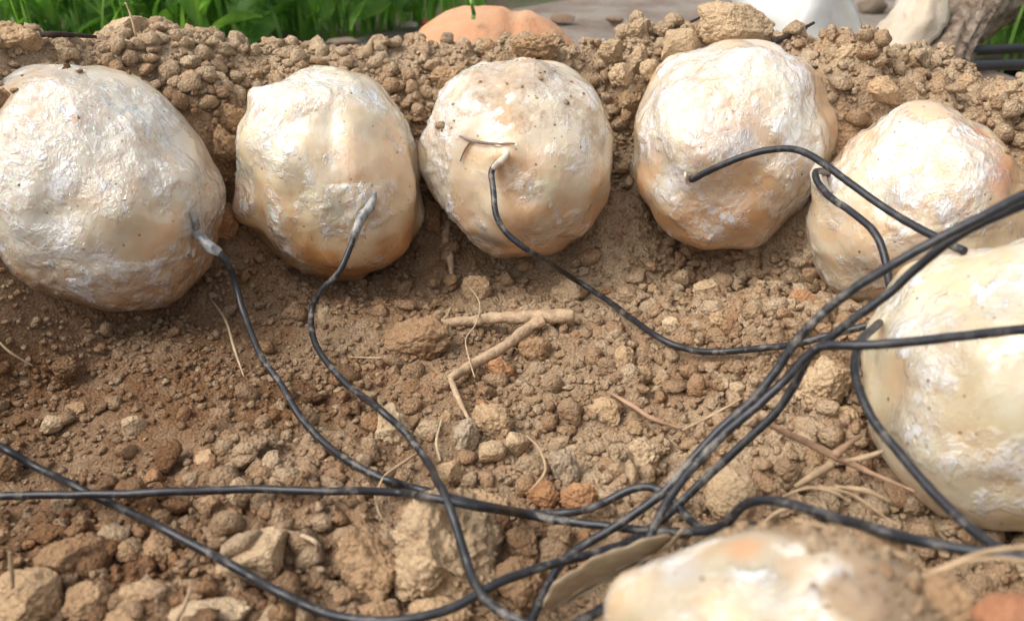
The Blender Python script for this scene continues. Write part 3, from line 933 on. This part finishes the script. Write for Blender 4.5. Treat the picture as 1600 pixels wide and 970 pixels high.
wire([(1290, 276, 'b', 4, -.002), (1274, 268, .384), (1280, 290, .378), (1310, 318, .364), (1350, 345, .350), (1374, 371, .342), (1386, 410, .338), (1392, 450, .336), (1402, 490, .338), (1415, 530, .345)],
     "short black wire hooking out of the white ring on the pointed ball", WR * 1.05)
wire([(2500, 240, .27), (2100, 170, .25), (1800, 205, .245), (1650, 280, .248), (1600, 305, .250), (1540, 335, .251), (1470, 370, .255), (1400, 410, .260), (1330, 455, .268), (1275, 500, .275), (1240, 540, .280), (1214, 577, .283), (1180, 622, .285),
      (1130, 668, .287), (1080, 719, .287), (1040, 766, .286), (1000, 797, .286), (930, 842, .286), (882, 873, .283), (852, 922, .276), (825, 978, .268), (800, 1040, .26)],
     "uppermost black wire of the bundle, upper right corner down to bottom centre")
wire([(2400, 520, .27), (1950, 490, .252), (1650, 511, .253), (1600, 516, .255), (1500, 526, .258), (1400, 537, .262), (1330, 541, .268), (1285, 541, .275), (1258, 560, .279), (1222, 598, .283), (1182, 636, .284), (1134, 678, .284),
      (1086, 728, .282), (1052, 773, .278), (1030, 808, .274), (1012, 848, .270), (998, 888, .264), (975, 926, .258), (935, 956, .253), (895, 976, .250), (840, 1010, .245)],
     "black wire stretched across the right-hand pale ball and down to the leaf")
wire([(1375, 506, .318), (1350, 524, .300), (1338, 550, .290), (1335, 582, .283), (1346, 622, .275), (1370, 662, .268), (1406, 706, .258), (1450, 760, .247), (1510, 820, .234), (1560, 857, .223), (1630, 884, .212), (1800, 930, .205), (2100, 900, .21)],
     "black wire hanging in a curve in front of the right-hand pale ball")

WIRE_PTS = np.concatenate(WIRE_ALL)

# many more middling crumbs, each an object of its own, sharing a few meshes
variants = []
for i in range(14):
    V, Fc = clod_shape(4, 900 + i, 10, .17)
    variants.append(np_mesh("soil_crumb", V, Fc))
    variants[-1].materials.append(M_CLOD)

def zone(px, py):
    if py < 200: return "small crumb on the ridge above the balls", "crumbs on the ridge"
    if px < 480 and py < 760: return "small crumb in the fine soil on the left of the pit", "crumbs in the left of the pit"
    if px < 540: return "small crumb below the level wire at lower left", "crumbs at lower left"
    if px < 900 and py < 640: return "small crumb around the forked stick below the middle ball", "crumbs around the forked stick"
    if px < 960: return "small crumb among the larger clods at the bottom centre", "crumbs at the bottom centre"
    if py < 560: return "small crumb on the slope below the conical-bump ball", "crumbs on the right slope"
    return "small crumb near the wire bundle on the right", "crumbs near the wire bundle"

def clear_of_balls(p, r, k0=.985):
    for b in BALLS:
        e = (p - b['p']) / (np.array([b['rx'], b['ry'], b['rz']]) + r * .8)
        if e @ e < k0: return False
    return True
cnt = 0
tries = 0
while cnt < 205 and tries < 6000:
    tries += 1
    px, py = random.uniform(-20, 1440), random.choice([random.uniform(70, 300), random.uniform(390, 960), random.uniform(420, 900), random.uniform(420, 900)])
    if px < 520 and 440 < py < 740 and random.random() < .88: continue
    p = at(px, py, 0)
    tt = project(p)[2]
    w = random.choice((13, 15, 17, 20, 24, 30)) * .5 * random.uniform(.85, 1.15) * (.36 / max(tt, .28)) ** .5
    r = w * tt / F
    if not clear_of_balls(p, r): continue
    if (((WIRE_PTS - np.array([p[0], p[1], p[2] + r * .35])) ** 2).sum(1) < (r * 1.1 + WR) ** 2).any(): continue
    if any((p[0] - a) ** 2 + (p[1] - b_) ** 2 < (c_ + r) ** 2 for a, b_, c_ in occupied): continue
    occupied.append((p[0], p[1], r * .8))
    label, group = zone(px, py)
    o = bpy.data.objects.new("soil_crumb", random.choice(variants))
    COL.objects.link(o)
    o.location = (p[0], p[1], p[2] + r * .35)
    o.scale = (r * random.uniform(.85, 1.25), r * random.uniform(.85, 1.15), r * random.uniform(.65, .95))
    o.rotation_euler = (random.uniform(-.4, .4), random.uniform(-.4, .4), random.uniform(0, 6.28))
    dmp = float(damp_at(np.array([p[0]]), np.array([p[1]]), np.array([p[2]]))[0])
    base = np.array(TONE[random.choice(('tan', 'tan', 'mid', 'tan', 'sand', 'mid', 'red'))])
    base = base * .94 * (1 - .45 * dmp) + np.array(TONE['dark']) * .45 * dmp
    o.color = tuple(base) + (1,)
    tag(o, label, "crumb", group)
    cnt += 1

def scatter(name, n, sub, rlo, rhi, power, label, seed, fine):
    """loose grains nobody could count, one object"""
    r_ = np.random.default_rng(seed)
    U, Fc = ico(sub)
    pool = [clod_shape(sub, seed + i, 8, .26, 1.0)[0] for i in range(10)]
    m = n * 4
    x, y = r_.uniform(-.36, .36, m), r_.uniform(.02, .62, m)
    _, q = base_height(x, y)
    z = H(x, y)
    sl = np.hypot(H(x + .003, y) - H(x - .003, y), H(x, y + .003) - H(x, y - .003)) / .006
    cz = sstep(-.5, .5, fbm(np.stack([x, y, 0 * x], -1) * 9 + 3, 2, 40) * .8 + (x + .03) * 5)
    dens = np.minimum(1.6, .5 * (1 + sl ** 2)) * (1 - sstep(1.35, 1.6, q)) * ((.9 - .3 * cz) if fine else (.10 + .90 * np.maximum(cz, .85 * sstep(.93, 1.05, q))))
    clump = sstep(-.55, .35, fbm(np.stack([x, y, z], -1) * 34, 3, seed))
    keep = r_.random(m) < dens * (.35 + .65 * clump)
    for b in BALLS:
        e = (np.stack([x, y, z], -1) - b['p']) / (np.array([b['rx'], b['ry'], b['rz']]) + .001)
        keep &= (e ** 2).sum(1) > 1
    ids = np.nonzero(keep)[0][:n]
    x, y, z = x[ids], y[ids], z[ids]
    k = len(ids)
    r = rlo + (rhi - rlo) * r_.random(k) ** power
    nrm = np.stack([-(H(x + .004, y) - H(x - .004, y)) / .008, -(H(x, y + .004) - H(x, y - .004)) / .008, np.ones(k)], -1)
    nrm /= np.linalg.norm(nrm, axis=1)[:, None]
    C = np.stack([x, y, z], -1) + nrm * (r * .35)[:, None]
    far = np.ones(k, bool)                               # keep the grains off the wires
    for c0 in range(0, k, 2000):
        dd = ((C[c0:c0 + 2000, None, :] - WIRE_PTS[None]) ** 2).sum(-1).min(1)
        far[c0:c0 + 2000] = dd > (r[c0:c0 + 2000] * 1.1 + WR) ** 2
    C, r = C[far], r[far]
    # a few on top of the dusty balls
    for bi, b in enumerate(BALLS):
        w = np.nonzero((b['dust'] > .30) & (b['V'][:, 2] > -.2 * b['rz']))[0]
        if len(w):
            take = r_.choice(w, min(len(w), int((70 if fine else 26) * (14 if bi == 6 else 1.5) * len(w) / (32000 if len(b['V']) > 30000 else 8000)) + 4))
            C = np.vstack([C, b['p'] + b['V'][take] * 1.004])
            r = np.r_[r, (rlo + (rhi - rlo) * (.6 if bi == 6 else .35) * r_.random(len(take)) ** 2) * .8]
    k = len(C)
    nv = len(U)
    pick = r_.integers(0, 10, k)
    base = np.stack(pool)[pick]
    a, bb, cc = r_.uniform(0, 6.28, k), r_.uniform(-.8, .8, k), r_.uniform(0, 6.28, k)
    def rot(ax, ang):
        R = np.zeros((k, 3, 3)); c, s_ = np.cos(ang), np.sin(ang)
        i, j = [(1, 2), (2, 0), (0, 1)][ax]
        R[:, ax, ax] = 1; R[:, i, i] = c; R[:, j, j] = c; R[:, i, j] = -s_; R[:, j, i] = s_
        return R
    sc3 = np.stack([r_.uniform(.8, 1.35, k), r_.uniform(.8, 1.2, k), r_.uniform(.6, 1.0, k)], -1) * r[:, None]
    Rm = rot(2, a) @ rot(0, bb) @ rot(2, cc)
    V = np.einsum('kij,kvj->kvi', Rm, base * sc3[:, None, :]) + C[:, None, :]
    Fa = (Fc[None] + (np.arange(k) * nv)[:, None, None]).reshape(-1, 3)
    V = V.reshape(-1, 3)
    me = np_mesh(name, V, Fa, smooth=True)
    dmp = damp_at(C[:, 0], C[:, 1], C[:, 2])
    attr_f(me, "damp", np.repeat(np.clip(dmp * r_.uniform(.45, 1.15, k), 0, 1), nv))
    qc = np.sqrt(((C[:, 0] - PC[0]) / AX) ** 2 + ((C[:, 1] - PC[1]) / AY) ** 2)
    attr_f(me, "tint", np.repeat(np.clip(r_.uniform(0, 1, k) + .3 * sstep(1.0, 1.15, qc), 0, 1), nv))
    return tag(obj(name, me, M_SOIL), label, "soil", kind="stuff")
scatter("soil_crumbs", 9500, 2, .0019, .0060, 2.0, "loose crumbs of brown soil lying all over the pit and ridge", 300, False)
scatter("soil_grains", 30000, 1, .0008, .0022, 1.8, "fine grains of brown soil lying between the clods", 301, True)

# ------------------------------------------------------------------ sticks, roots, straw and the dry leaf
def G(px, py, h=.003): return at(px, py, h)
fork = empty("forked_stick", tuple(G(840, 505, .002)))
tag(fork, "forked brown stick lying below the middle wax ball", "stick")
def fork_part(name, pts, rad, label=None):
    base = np.array(fork.location)
    o = obj(name, tube_mesh(name, catmull([p - base for p in pts], 10), rad, 10, .22, 5), M_TWIG, fork)
fork_part("main_stem", [G(662, 508, .003), G(720, 503, .005), (G(780, 497, .008)), G(840, 495, .009), G(897, 493, .008)], [.0016, .0026, .0030, .0036, .0034])
fork_part("side_branch", [G(850, 500, .009), G(826, 512, .008), G(790, 540, .008), G(745, 566, .007), G(704, 590, .006)], [.0034, .0028, .0027, .0025, .0019])
GRF = "root fibres and straw bits"
stick("root_fibre", [G(704, 590, .005), G(714, 618, .004), G(732, 655, .003)], [.0014, .0013, .0007], M_TWIG, "short brown root running down from the forked stick's tip", "root", GRF)
stick("root_fibre", [G(725, 440, .006), G(744, 462, .008), G(750, 480, .008), G(744, 505, .012), G(728, 530, .008), G(733, 560, .010), G(742, 590, .005)], [.0003, .0004, .00035, .0004, .0003], M_ROOT, "thin pale root hair dangling over the forked stick", "root", GRF, 6)
stick("twig", [G(700, 345, .006), G(696, 375, .006), G(703, 405, .006), G(706, 432, .003)], [.0016, .0026, .0022, .0012], M_TWIG, "short flat bark strip between the second and middle balls", "twig", GRF)
stick("root_fibre", [G(326, 462, .004), G(352, 500, .006), G(366, 545, .006), G(381, 588, .003)], [.0003, .0006, .0006, .0003], M_ROOT, "thin straw left of the first ball's wire", "straw", GRF, 6)
stick("root_fibre", [G(448, 830, .006), G(476, 838, .010), (G(494, 848, .010)), G(494, 864, .004)], [.0005, .0008, .0008, .0005], M_ROOT, "small curled white root right of the flat pale clod", "root", GRF, 6)
stick("root_fibre", [G(-4, 532, .004), G(18, 552, .006), G(52, 572, .003)], [.0005, .0006, .0003], M_ROOT, "thin root at the left edge below the largest ball", "root", GRF, 6)
stick("root_fibre", [at_t(15, 862, .262), at_t(18, 888, .264), at_t(20, 918, .266)], [.0005, .0007, .0006], M_STRAW, "tiny upright straw above the lower left corner clod", "straw", GRF, 6)
stick("root_fibre", [G(300, 915, .012), G(288, 945, .014), G(272, 975, .010)], [.0003, .0008, .0008], M_STRAW, "short straw standing at the bottom edge near the long pale clod", "straw", GRF, 6)
stick("root_fibre", [G(548, 558, .003), G(590, 559, .005), G(628, 560, .003)], [.0003, .0005, .0003], M_ROOT, "thin straight root left of the flat brown clod", "root", GRF, 6)
stick("root_fibre", [G(588, 772, .004), G(600, 745, .006), G(622, 728, .007), G(652, 708, .004)], [.0004, .0006, .0007, .0005], M_STRAW, "pale straw under the first ball's wire, left of the S-curve", "straw", GRF, 6)
stick("root_fibre", [G(585, 770, .005), G(592, 800, .005), G(608, 822, .003)], [.0004, .0003, .0002], M_ROOT, "thin root hanging below the level wire", "root", GRF, 6)
stick("twig", [G(950, 612, .004), G(985, 632, .006), G(1020, 654, .007), G(1066, 670, .004)], [.0006, .0010, .0010, .0005], M_REDTWIG, "thin reddish twig left of the wire bundle", "twig", GRF, 6)
stick("root_fibre", [G(1066, 672, .005), G(1110, 650, .008), G(1160, 622, .006)], [.0004, .0006, .0004], M_STRAW, "fine straw reaching under the wire bundle", "straw", GRF, 6)
red = [at_t(1178, 648, .302), at_t(1220, 672, .305), at_t(1262, 692, .306), at_t(1304, 712, .306), at_t(1360, 738, .304), at_t(1430, 768, .29)]
stick("twig", red, [.0009, .0012, .0013, .0016, .0009, .0005], M_REDTWIG, "long reddish twig slanting from the wire bundle to the right", "twig", GRF)
stick("twig", [at_t(1304, 710, .305), at_t(1322, 696, .304), at_t(1346, 680, .306)], [.0016, .0011, .0007], M_REDTWIG, "short side shoot at the middle of the long reddish twig", "twig", GRF)
stick("twig", [at_t(1300, 724, .304), at_t(1272, 742, .302), at_t(1242, 760, .300)], [.0014, .0014, .0008], M_STRAW, "flat straw strip under the long reddish twig", "straw", GRF, wob=.1)
for i, (pts, rad, lab) in enumerate([
    ([(1222, 775), (1262, 762), (1300, 768), (1330, 784)], .0006, "straw arching above the hooked wire"),
    ([(1278, 758), (1330, 772), (1372, 800), (1400, 822)], .0006, "straw bending right above the hooked wire"),
    ([(1190, 820), (1215, 800), (1250, 790)], .0008, "straw lying along the hooked wire's bend"),
    ([(1306, 760), (1352, 766), (1392, 784)], .0010, "thin straw just above the arching straws"),
    ([(1320, 720), (1352, 714), (1380, 704)], .0010, "thin straw right of the reddish twig's middle")]):
    stick("straw", [at_t(x, y, .272 - .00002 * (x - 1200)) for x, y in pts], [rad * .5, rad, rad * .5], M_STRAW, lab, "straw", GRF, 7)
for i, (pts, rad, lab) in enumerate([
    ([(1320, 950), (1400, 918), (1478, 886), (1540, 862), (1620, 852)], .0007, "long pale straw on the nearest ball's soil heap"),
    ([(1460, 905), (1500, 880), (1560, 872), (1620, 880)], .0006, "straw crossing the long pale one at the right edge"),
    ([(1440, 880), (1455, 930), (1470, 985)], .0006, "straw pointing down through the nearest ball's heap"),
    ([(1240, 812), (1300, 826), (1350, 850), (1420, 870)], .0008, "straw lying across the top of the nearest ball")]):
    stick("straw", [at_t(x, y, .205 - .00004 * (x - 1300)) for x, y in pts], [rad * .6, rad, rad * .7], M_STRAW, lab, "straw", GRF, 7, .12)
# on the ridge
stick("twig", [at_t(208, 92, .462), at_t(212, 62, .46), at_t(206, 30, .458), at_t(196, 4, .456)], [.0014, .0008, .0006, .0004], M_STRAW, "thin upright straw in front of the propped pale clod", "straw", GRF, 6)
stick("twig", [G(50, 56, .004), G(90, 54, .008), G(150, 58, .004)], [.0012, .0016, .0008], M_BLACKTWIG, "dark bark strip on the ridge at left", "twig", GRF)
stick("twig", [at_t(1208, 66, .47), at_t(1235, 54, .472), at_t(1272, 36, .475)], [.0020, .0012, .0008], M_BLACKTWIG, "black twig stub before the white plastic sack", "twig", GRF)
stick("twig", [at_t(1350, 82, .49), at_t(1348, 62, .49), at_t(1346, 40, .49)], [.0016, .0009, .0003], M_BLACKTWIG, "tiny dark sprig standing before the white sack's right side", "twig", GRF)
stick("twig", [at_t(1005, 62, .50), at_t(1050, 46, .505), at_t(1085, 32, .51), at_t(1118, 14, .515)], [.0012, .0010, .0008, .0005], M_BLACKTWIG, "thin dark twig behind the rounded ridge clod", "twig", GRF)
stick("twig", [G(574, 82, .012), at_t(583, 56, .56)], [.0030, .0003], M_STRAW, "pointed bark splinter on the crest left of the clay ball", "twig", GRF)
stick("root_fibre", [G(706, 480, .004), G(690, 500, .006), G(655, 495, .003)], [.0004, .0006, .0003], M_ROOT, "fine root crossing the left end of the forked stick", "root", GRF, 6)
stick("root_fibre", [at_t(690, 655, .36), at_t(682, 690, .347), at_t(688, 720, .338)], [.0004, .0006, .0004], M_ROOT, "fine root between the two pale clods by the S-curved wire", "root", GRF, 6)
stick("root_fibre", [G(822, 680, .01), G(842, 700, .012), G(852, 735, .012), G(830, 765, .006)], [.0003, .0005, .0005, .0003], M_STRAW, "frayed straw beside the tall greyish clod", "straw", GRF, 6)

# curled dry leaf
def leaf_mesh():
    spine = [at_t(862, 952, .262), at_t(905, 922, .262), at_t(958, 893, .262), at_t(1010, 866, .262), at_t(1056, 842, .262)]
    sp = catmull(spine, 8)
    n, m = len(sp), 9
    V = []
    side = np.array([.55, .48, -.68]); side /= np.linalg.norm(side)
    upn = np.array([-.1, -.55, .83]); upn /= np.linalg.norm(upn)
    for i in range(n):
        u = i / (n - 1)
        w = .0150 * (math.sin(math.pi * min(1, u * .92 + .04)) ** .6) + .0006
        for j in range(m):
            v = j / (m - 1) * 2 - 1
            curl = .0105 * max(0, v) ** 2 * (.4 + u) + .0022 * abs(v)
            wav = .0013 * math.sin(u * 19 + v * 3) + .0010 * math.sin(u * 41 - v * 5)
            V.append(sp[i] + side * v * w * (1 - .25 * max(0, v)) + upn * (curl + wav))
    Fq = [(i * m + j, (i + 1) * m + j, (i + 1) * m + j + 1, i * m + j + 1) for i in range(n - 1) for j in range(m - 1)]
    return np_mesh("blade", V, Fq), sp + upn * .0006
leaf = empty("dry_leaf", tuple(at_t(958, 905, .262)))
tag(leaf, "curled dry brown leaf under the wires beside the nearest ball", "leaf")
me, sp = leaf_mesh()
o = obj("blade", me, M_LEAF, leaf)
o.matrix_parent_inverse = Matrix.Translation(leaf.location).inverted()
md = o.modifiers.new("thickness", 'SOLIDIFY'); md.thickness = .0004
o = obj("midrib", tube_mesh("midrib", sp, [.0007, .0003], 6), M_LEAF, leaf)
o.matrix_parent_inverse = Matrix.Translation(leaf.location).inverted()

# ------------------------------------------------------------------ things behind the ridge
# orange clay ball
U, Fc = ico(5)
pc = at_t(772, 108, .61)
V = U * np.array([.0610, .050, .0415])
d = .0020 * fbm(U * 1.6, 3, 800) + .0008 * fbm(U * 6, 3, 801)
d -= .0040 * np.exp(-((U[:, 0] - .12 - .12 * U[:, 2]) / .10) ** 2) * sstep(.2, .8, U[:, 2] - .3 * U[:, 1])
V = V + U * d[:, None]
tag(obj("clay_ball", np_mesh("clay_ball", V, Fc), M_CLAY, loc=tuple(pc)), "orange clay-covered ball lying behind the soil ridge", "clay ball")

# white plastic sack, folded to a ridge
def sack(name, pts, m, label, cat, thick=.001, crease=.0016, fq=45):
    """folded sheet through a grid of points (rows from bottom to top)"""
    rows = [catmull(r, 8) for r in pts]
    A = np.array(rows)
    B = np.array([catmull(A[:, j], 8) for j in range(A.shape[1])])
    n, mm = B.shape[:2]
    V = B.reshape(-1, 3)
    V = V + crease * np.stack([fbm(V * fq, 3, 5), fbm(V * fq, 3, 6), fbm(V * fq, 3, 7)], -1)
    Fq = [(i * mm + j, (i + 1) * mm + j, (i + 1) * mm + j + 1, i * mm + j + 1) for i in range(n - 1) for j in range(mm - 1)]
    o = obj(name, np_mesh(name, V, Fq), m)
    md = o.modifiers.new("thickness", 'SOLIDIFY'); md.thickness = thick
    return tag(o, label, cat)
sack("plastic_sack", [
    [at_t(1120, 110, .70), at_t(1150, 100, .64), at_t(1215, 108, .575), at_t(1242, 110, .56), at_t(1300, 105, .575), at_t(1360, 105, .64), at_t(1375, 105, .70)],
    [at_t(1150, 40, .70), at_t(1190, 50, .63), at_t(1228, 58, .585), at_t(1248, 46, .57), at_t(1300, 48, .59), at_t(1344, 50, .64), at_t(1350, 45, .70)],
    [at_t(1140, -10, .71), at_t(1170, 4, .64), at_t(1240, 4, .60), at_t(1268, -6, .585), at_t(1300, 0, .60), at_t(1326, -2, .65), at_t(1330, -6, .71)],
    [at_t(1170, -50, .72), at_t(1200, -60, .66), at_t(1260, -66, .63), at_t(1280, -70, .62), at_t(1295, -64, .63), at_t(1308, -58, .67), at_t(1312, -50, .72)],
], M_SACK, "white plastic sack standing in folds behind the ridge", "sack", .001, .0010, 60)
sack("cloth", [
    [at_t(1330, 70, .64), at_t(1362, 66, .62), at_t(1388, 92, .60), at_t(1425, 108, .595), at_t(1452, 100, .605)],
    [at_t(1362, 48, .655), at_t(1384, 40, .62), at_t(1400, 52, .61), at_t(1424, 56, .60), at_t(1456, 62, .61)],
    [at_t(1398, 8, .66), at_t(1410, 6, .63), at_t(1428, 12, .62), at_t(1452, 16, .605), at_t(1482, 26, .615)],
    [at_t(1420, -50, .67), at_t(1435, -50, .64), at_t(1455, -46, .63), at_t(1476, -44, .615), at_t(1500, -36, .625)],
], M_CLOTH, "creased beige cloth hanging against the old trunk", "cloth", .0016, .0034, 60)
sack("plastic_scrap", [
    [at_t(905, 110, .60), at_t(922, 108, .59), at_t(944, 110, .60)],
    [at_t(908, 88, .61), at_t(924, 84, .60), at_t(944, 80, .61)],
    [at_t(916, 76, .63), at_t(928, 70, .62), at_t(944, 62, .63)],
], M_SACK, "small scrap of white plastic showing over the notch in the ridge", "scrap")

# old weathered trunk with a thick branch
tr = empty("old_trunk", tuple(at_t(1478, 135, .60)))
tag(tr, "weathered grey-brown trunk with a thick branch at the upper right", "trunk")
def limb(name, pts, rad, seed):
    base = np.array(tr.location)
    P = catmull([p - base for p in pts], 14)
    V, f = tube(P, rad, 40)
    n = len(P)
    ctr = np.vstack([np.repeat(P, 40, 0), P[:1], P[-1:]])
    dv = V - ctr
    ang = np.r_[np.tile(np.linspace(0, 2 * math.pi, 40, endpoint=False), n), 0, 0]
    al = np.r_[np.repeat(np.linspace(0, 1, n), 40), 0, 1]
    q = np.stack([np.cos(ang) * 3.2, np.sin(ang) * 3.2, al * 2.2], -1)
    q = q * np.array([1.5, 1.5, .6])
    V = ctr + dv * (1 + .24 * fbm(q, 4, seed) - .10 * np.abs(fbm(q * 2.1, 2, seed + 4)))[:, None]
    me = bpy.data.meshes.new(name)
    me.from_pydata([tuple(v) for v in V], [], [w if w[0] != w[3] else w[:3] for w in f])
    me.polygons.foreach_set("use_smooth", np.ones(len(me.polygons), bool))
    return obj(name, me, M_BARK, tr)
limb("trunk", [at_t(1462, 150, .61), at_t(1474, 100, .62), at_t(1500, 50, .64), at_t(1530, 2, .65), at_t(1560, -60, .67), at_t(1590, -160, .70), at_t(1600, -300, .74)], [.022, .0165, .0165, .018, .021, .020, .016], 40)
limb("branch", [at_t(1500, 70, .665), at_t(1540, 20, .675), at_t(1590, -18, .69), at_t(1680, -70, .72), at_t(1850, -140, .78)], [.010, .017, .022, .021, .016], 60)

# black hoses on the grass at the right
for pts, lab in (([(1490, 84), (1520, 80), (1600, 76), (1760, 72)], "upper black hose on the grass right of the old trunk"),
                 ([(1488, 106), (1520, 104), (1600, 101), (1760, 98)], "lower black hose on the grass right of the old trunk")):
    P = []
    for x, y in pts:
        d = ray(x, y); t = (.018 - CAM[2]) / d[2]
        P.append(CAM + d * t)
    o = obj("hose", tube_mesh("hose", catmull(P, 10), .0034, 14, .03, 2), M_HOSE)
    tag(o, lab, "hose", "black hoses on the grass")

# ------------------------------------------------------------------ grass and weeds
def blades(name, spots, label, seed, hlo, hhi, wlo, whi):
    r_ = np.random.default_rng(seed)
    k = len(spots)
    S = 6
    X0 = np.array(spots)
    az, ln = r_.uniform(0, 6.28, k), r_.uniform(.1, .9, k)
    h, w = r_.uniform(hlo, hhi, k), r_.uniform(wlo, whi, k)
    V = np.zeros((k, (S + 1) * 2, 3))
    face = r_.uniform(0, 6.28, k)
    for s in range(S + 1):
        u = s / S
        c = np.stack([X0[:, 0] + np.cos(az) * ln * h * u ** 2 * .8, X0[:, 1] + np.sin(az) * ln * h * u ** 2 * .8, -.006 + h * (u - .35 * ln * u ** 3)], -1)
        ww = w * (1 - u) ** .55 * (.55 + .45 * min(1, u * 4)) + .0002
        off = np.stack([np.cos(face) * ww / 2, np.sin(face) * ww / 2, 0 * ww], -1)
        V[:, 2 * s] = c - off; V[:, 2 * s + 1] = c + off
    q = np.array([(2 * s, 2 * s + 1, 2 * s + 3, 2 * s + 2) for s in range(S)])
    Fa = (q[None] + (np.arange(k) * (S + 1) * 2)[:, None, None]).reshape(-1, 4)
    return tag(obj(name, np_mesh(name, V.reshape(-1, 3), Fa), M_GRASS), label, "grass", kind="stuff")
def spots(n, x0, x1, y0, y1, seed):
    r_ = random.Random(seed); out = []
    while len(out) < n:
        x, y = r_.uniform(x0, x1), r_.uniform(y0, y1)
        if in_poly(x, y) or (abs(x) < .42 and y < .66) or (x > .30 and x < .46 and y < .72): continue
        if -.52 < x < .52 and y < .64 and y > -.14: continue
        out.append((x, y))
    return out
blades("grass", spots(2600, -.75, -.02, .74, 1.25, 1) + spots(120, -.6, -.12, .68, .76, 6) + spots(1500, .36, .95, .66, 1.5, 2) + spots(6000, -2.2, 2.2, 1.0, 3.5, 3) + spots(900, -1.2, 1.2, -.9, .66, 4)
       + [(x, y) for x, y in zip(rng.uniform(.345, .85, 700), rng.uniform(.60, 1.0, 700)) if x > .345 + (y - .6) * .25],
       "green grass growing beyond the ridge and the path", 21, .03, .10, .003, .007)

def leaf_blade(L, W):
    V, Fq = [], []
    n, m = 9, 5
    for i in range(n):
        u = i / (n - 1)
        w = W * math.sin(math.pi * (u * .93 + .05)) ** .8
        for j in range(m):
            v = j / (m - 1) * 2 - 1
            V.append((v * w / 2, u * L, .10 * L * u - .35 * L * u ** 2 + .12 * W * abs(v) + .02 * L * math.sin(9 * u + 2 * v)))
    for i in range(n - 1):
        for j in range(m - 1): Fq.append((i * m + j, i * m + j + 1, (i + 1) * m + j + 1, (i + 1) * m + j))
    me = np_mesh("leaf", V, Fq); me.materials.append(M_WEED)
    return me
LEAVES = [leaf_blade(.050, .028), leaf_blade(.065, .020), leaf_blade(.042, .032)]
WEEDS = [((120, 30), .72, "leafy weed beyond the ridge behind the largest ball"), ((250, 25), .74, "leafy weed behind the propped pale clod"),
         ((345, 32), .70, "bright broad-leaved weed behind the gap between the first two balls"), ((425, 20), .76, "leafy weed behind the second ball's left side"),
         ((545, 28), .74, "leafy weed behind the second ball's right side"), ((610, 20), .78, "rightmost leafy weed before the path, left of the clay ball"),
         ((30, 22), .73, "leafy weed at the upper left corner")]
for i, ((px, py), t, lab) in enumerate(WEEDS):
    p = at_t(px, py, t); p[2] = -.004
    w = empty("weed", tuple(p)); tag(w, lab, "weed", "leafy weeds beyond the ridge")
    for j in range(26):
        o = bpy.data.objects.new("leaf", LEAVES[j % 3]); COL.objects.link(o); o.parent = w
        a = j * 2.4 + random.uniform(-.3, .3)
        hgt = .006 + .075 * (j / 26) + random.uniform(0, .015)
        o.location = (math.cos(a) * .018, math.sin(a) * .018, hgt)
        o.rotation_euler = (random.uniform(.5, 1.35), random.uniform(-.4, .4), a)
        s_ = random.uniform(.7, 1.25); o.scale = (s_, s_, s_)
    obj("stem", tube_mesh("stem", [(0, 0, -.004), (.001, .001, .04), (0, .002, .098)], [.0018, .001], 6), M_WEED, w)
# single bright grass blade before the clay ball
bl = [at_t(739, 30, .565), at_t(740, 20, .565), at_t(736, 4, .55), at_t(728, -30, .57)]
o = obj("grass_blade", tube_mesh("grass_blade", catmull(bl, 8), [.0014, .0014, .0010, .0003], 8, flat=.3), M_WEED)
tag(o, "single bright green grass blade leaning over the orange clay ball", "grass blade")
# shards of brick and dead leaves on the path
def bit(px, py, w, h, c, lab):
    d = ray(px, py); t = (.006 - CAM[2]) / d[2]
    V, Fc = clod_shape(3, int(px + py), 10, .08)
    o = obj("path_stone", np_mesh("path_stone", V * np.array([w, (w * h) ** .5, h]) / 2 * t / F, Fc), M_CLOD, loc=tuple(CAM + d * t))
    o.color = c + (1,)
    tag(o, lab, "stone", "stones on the path")
bit(663, 36, 16, 14, (.55, .17, .10), "small brick-red stone beside the grass left of the clay ball")
bit(640, 40, 30, 12, (.50, .47, .38), "pale stone touching the small brick-red stone")
bit(540, 66, 60, 16, (.30, .24, .2), "low greyish stone behind the second ball")
bit(880, 30, 40, 16, (.22, .15, .11), "low brown clod on the path right of the clay ball")
bit(960, 32, 30, 12, (.22, .15, .11), "brown clod farther along the path")
bit(1362, 12, 44, 30, (.13, .11, .09), "dark stone on the path behind the white sack")
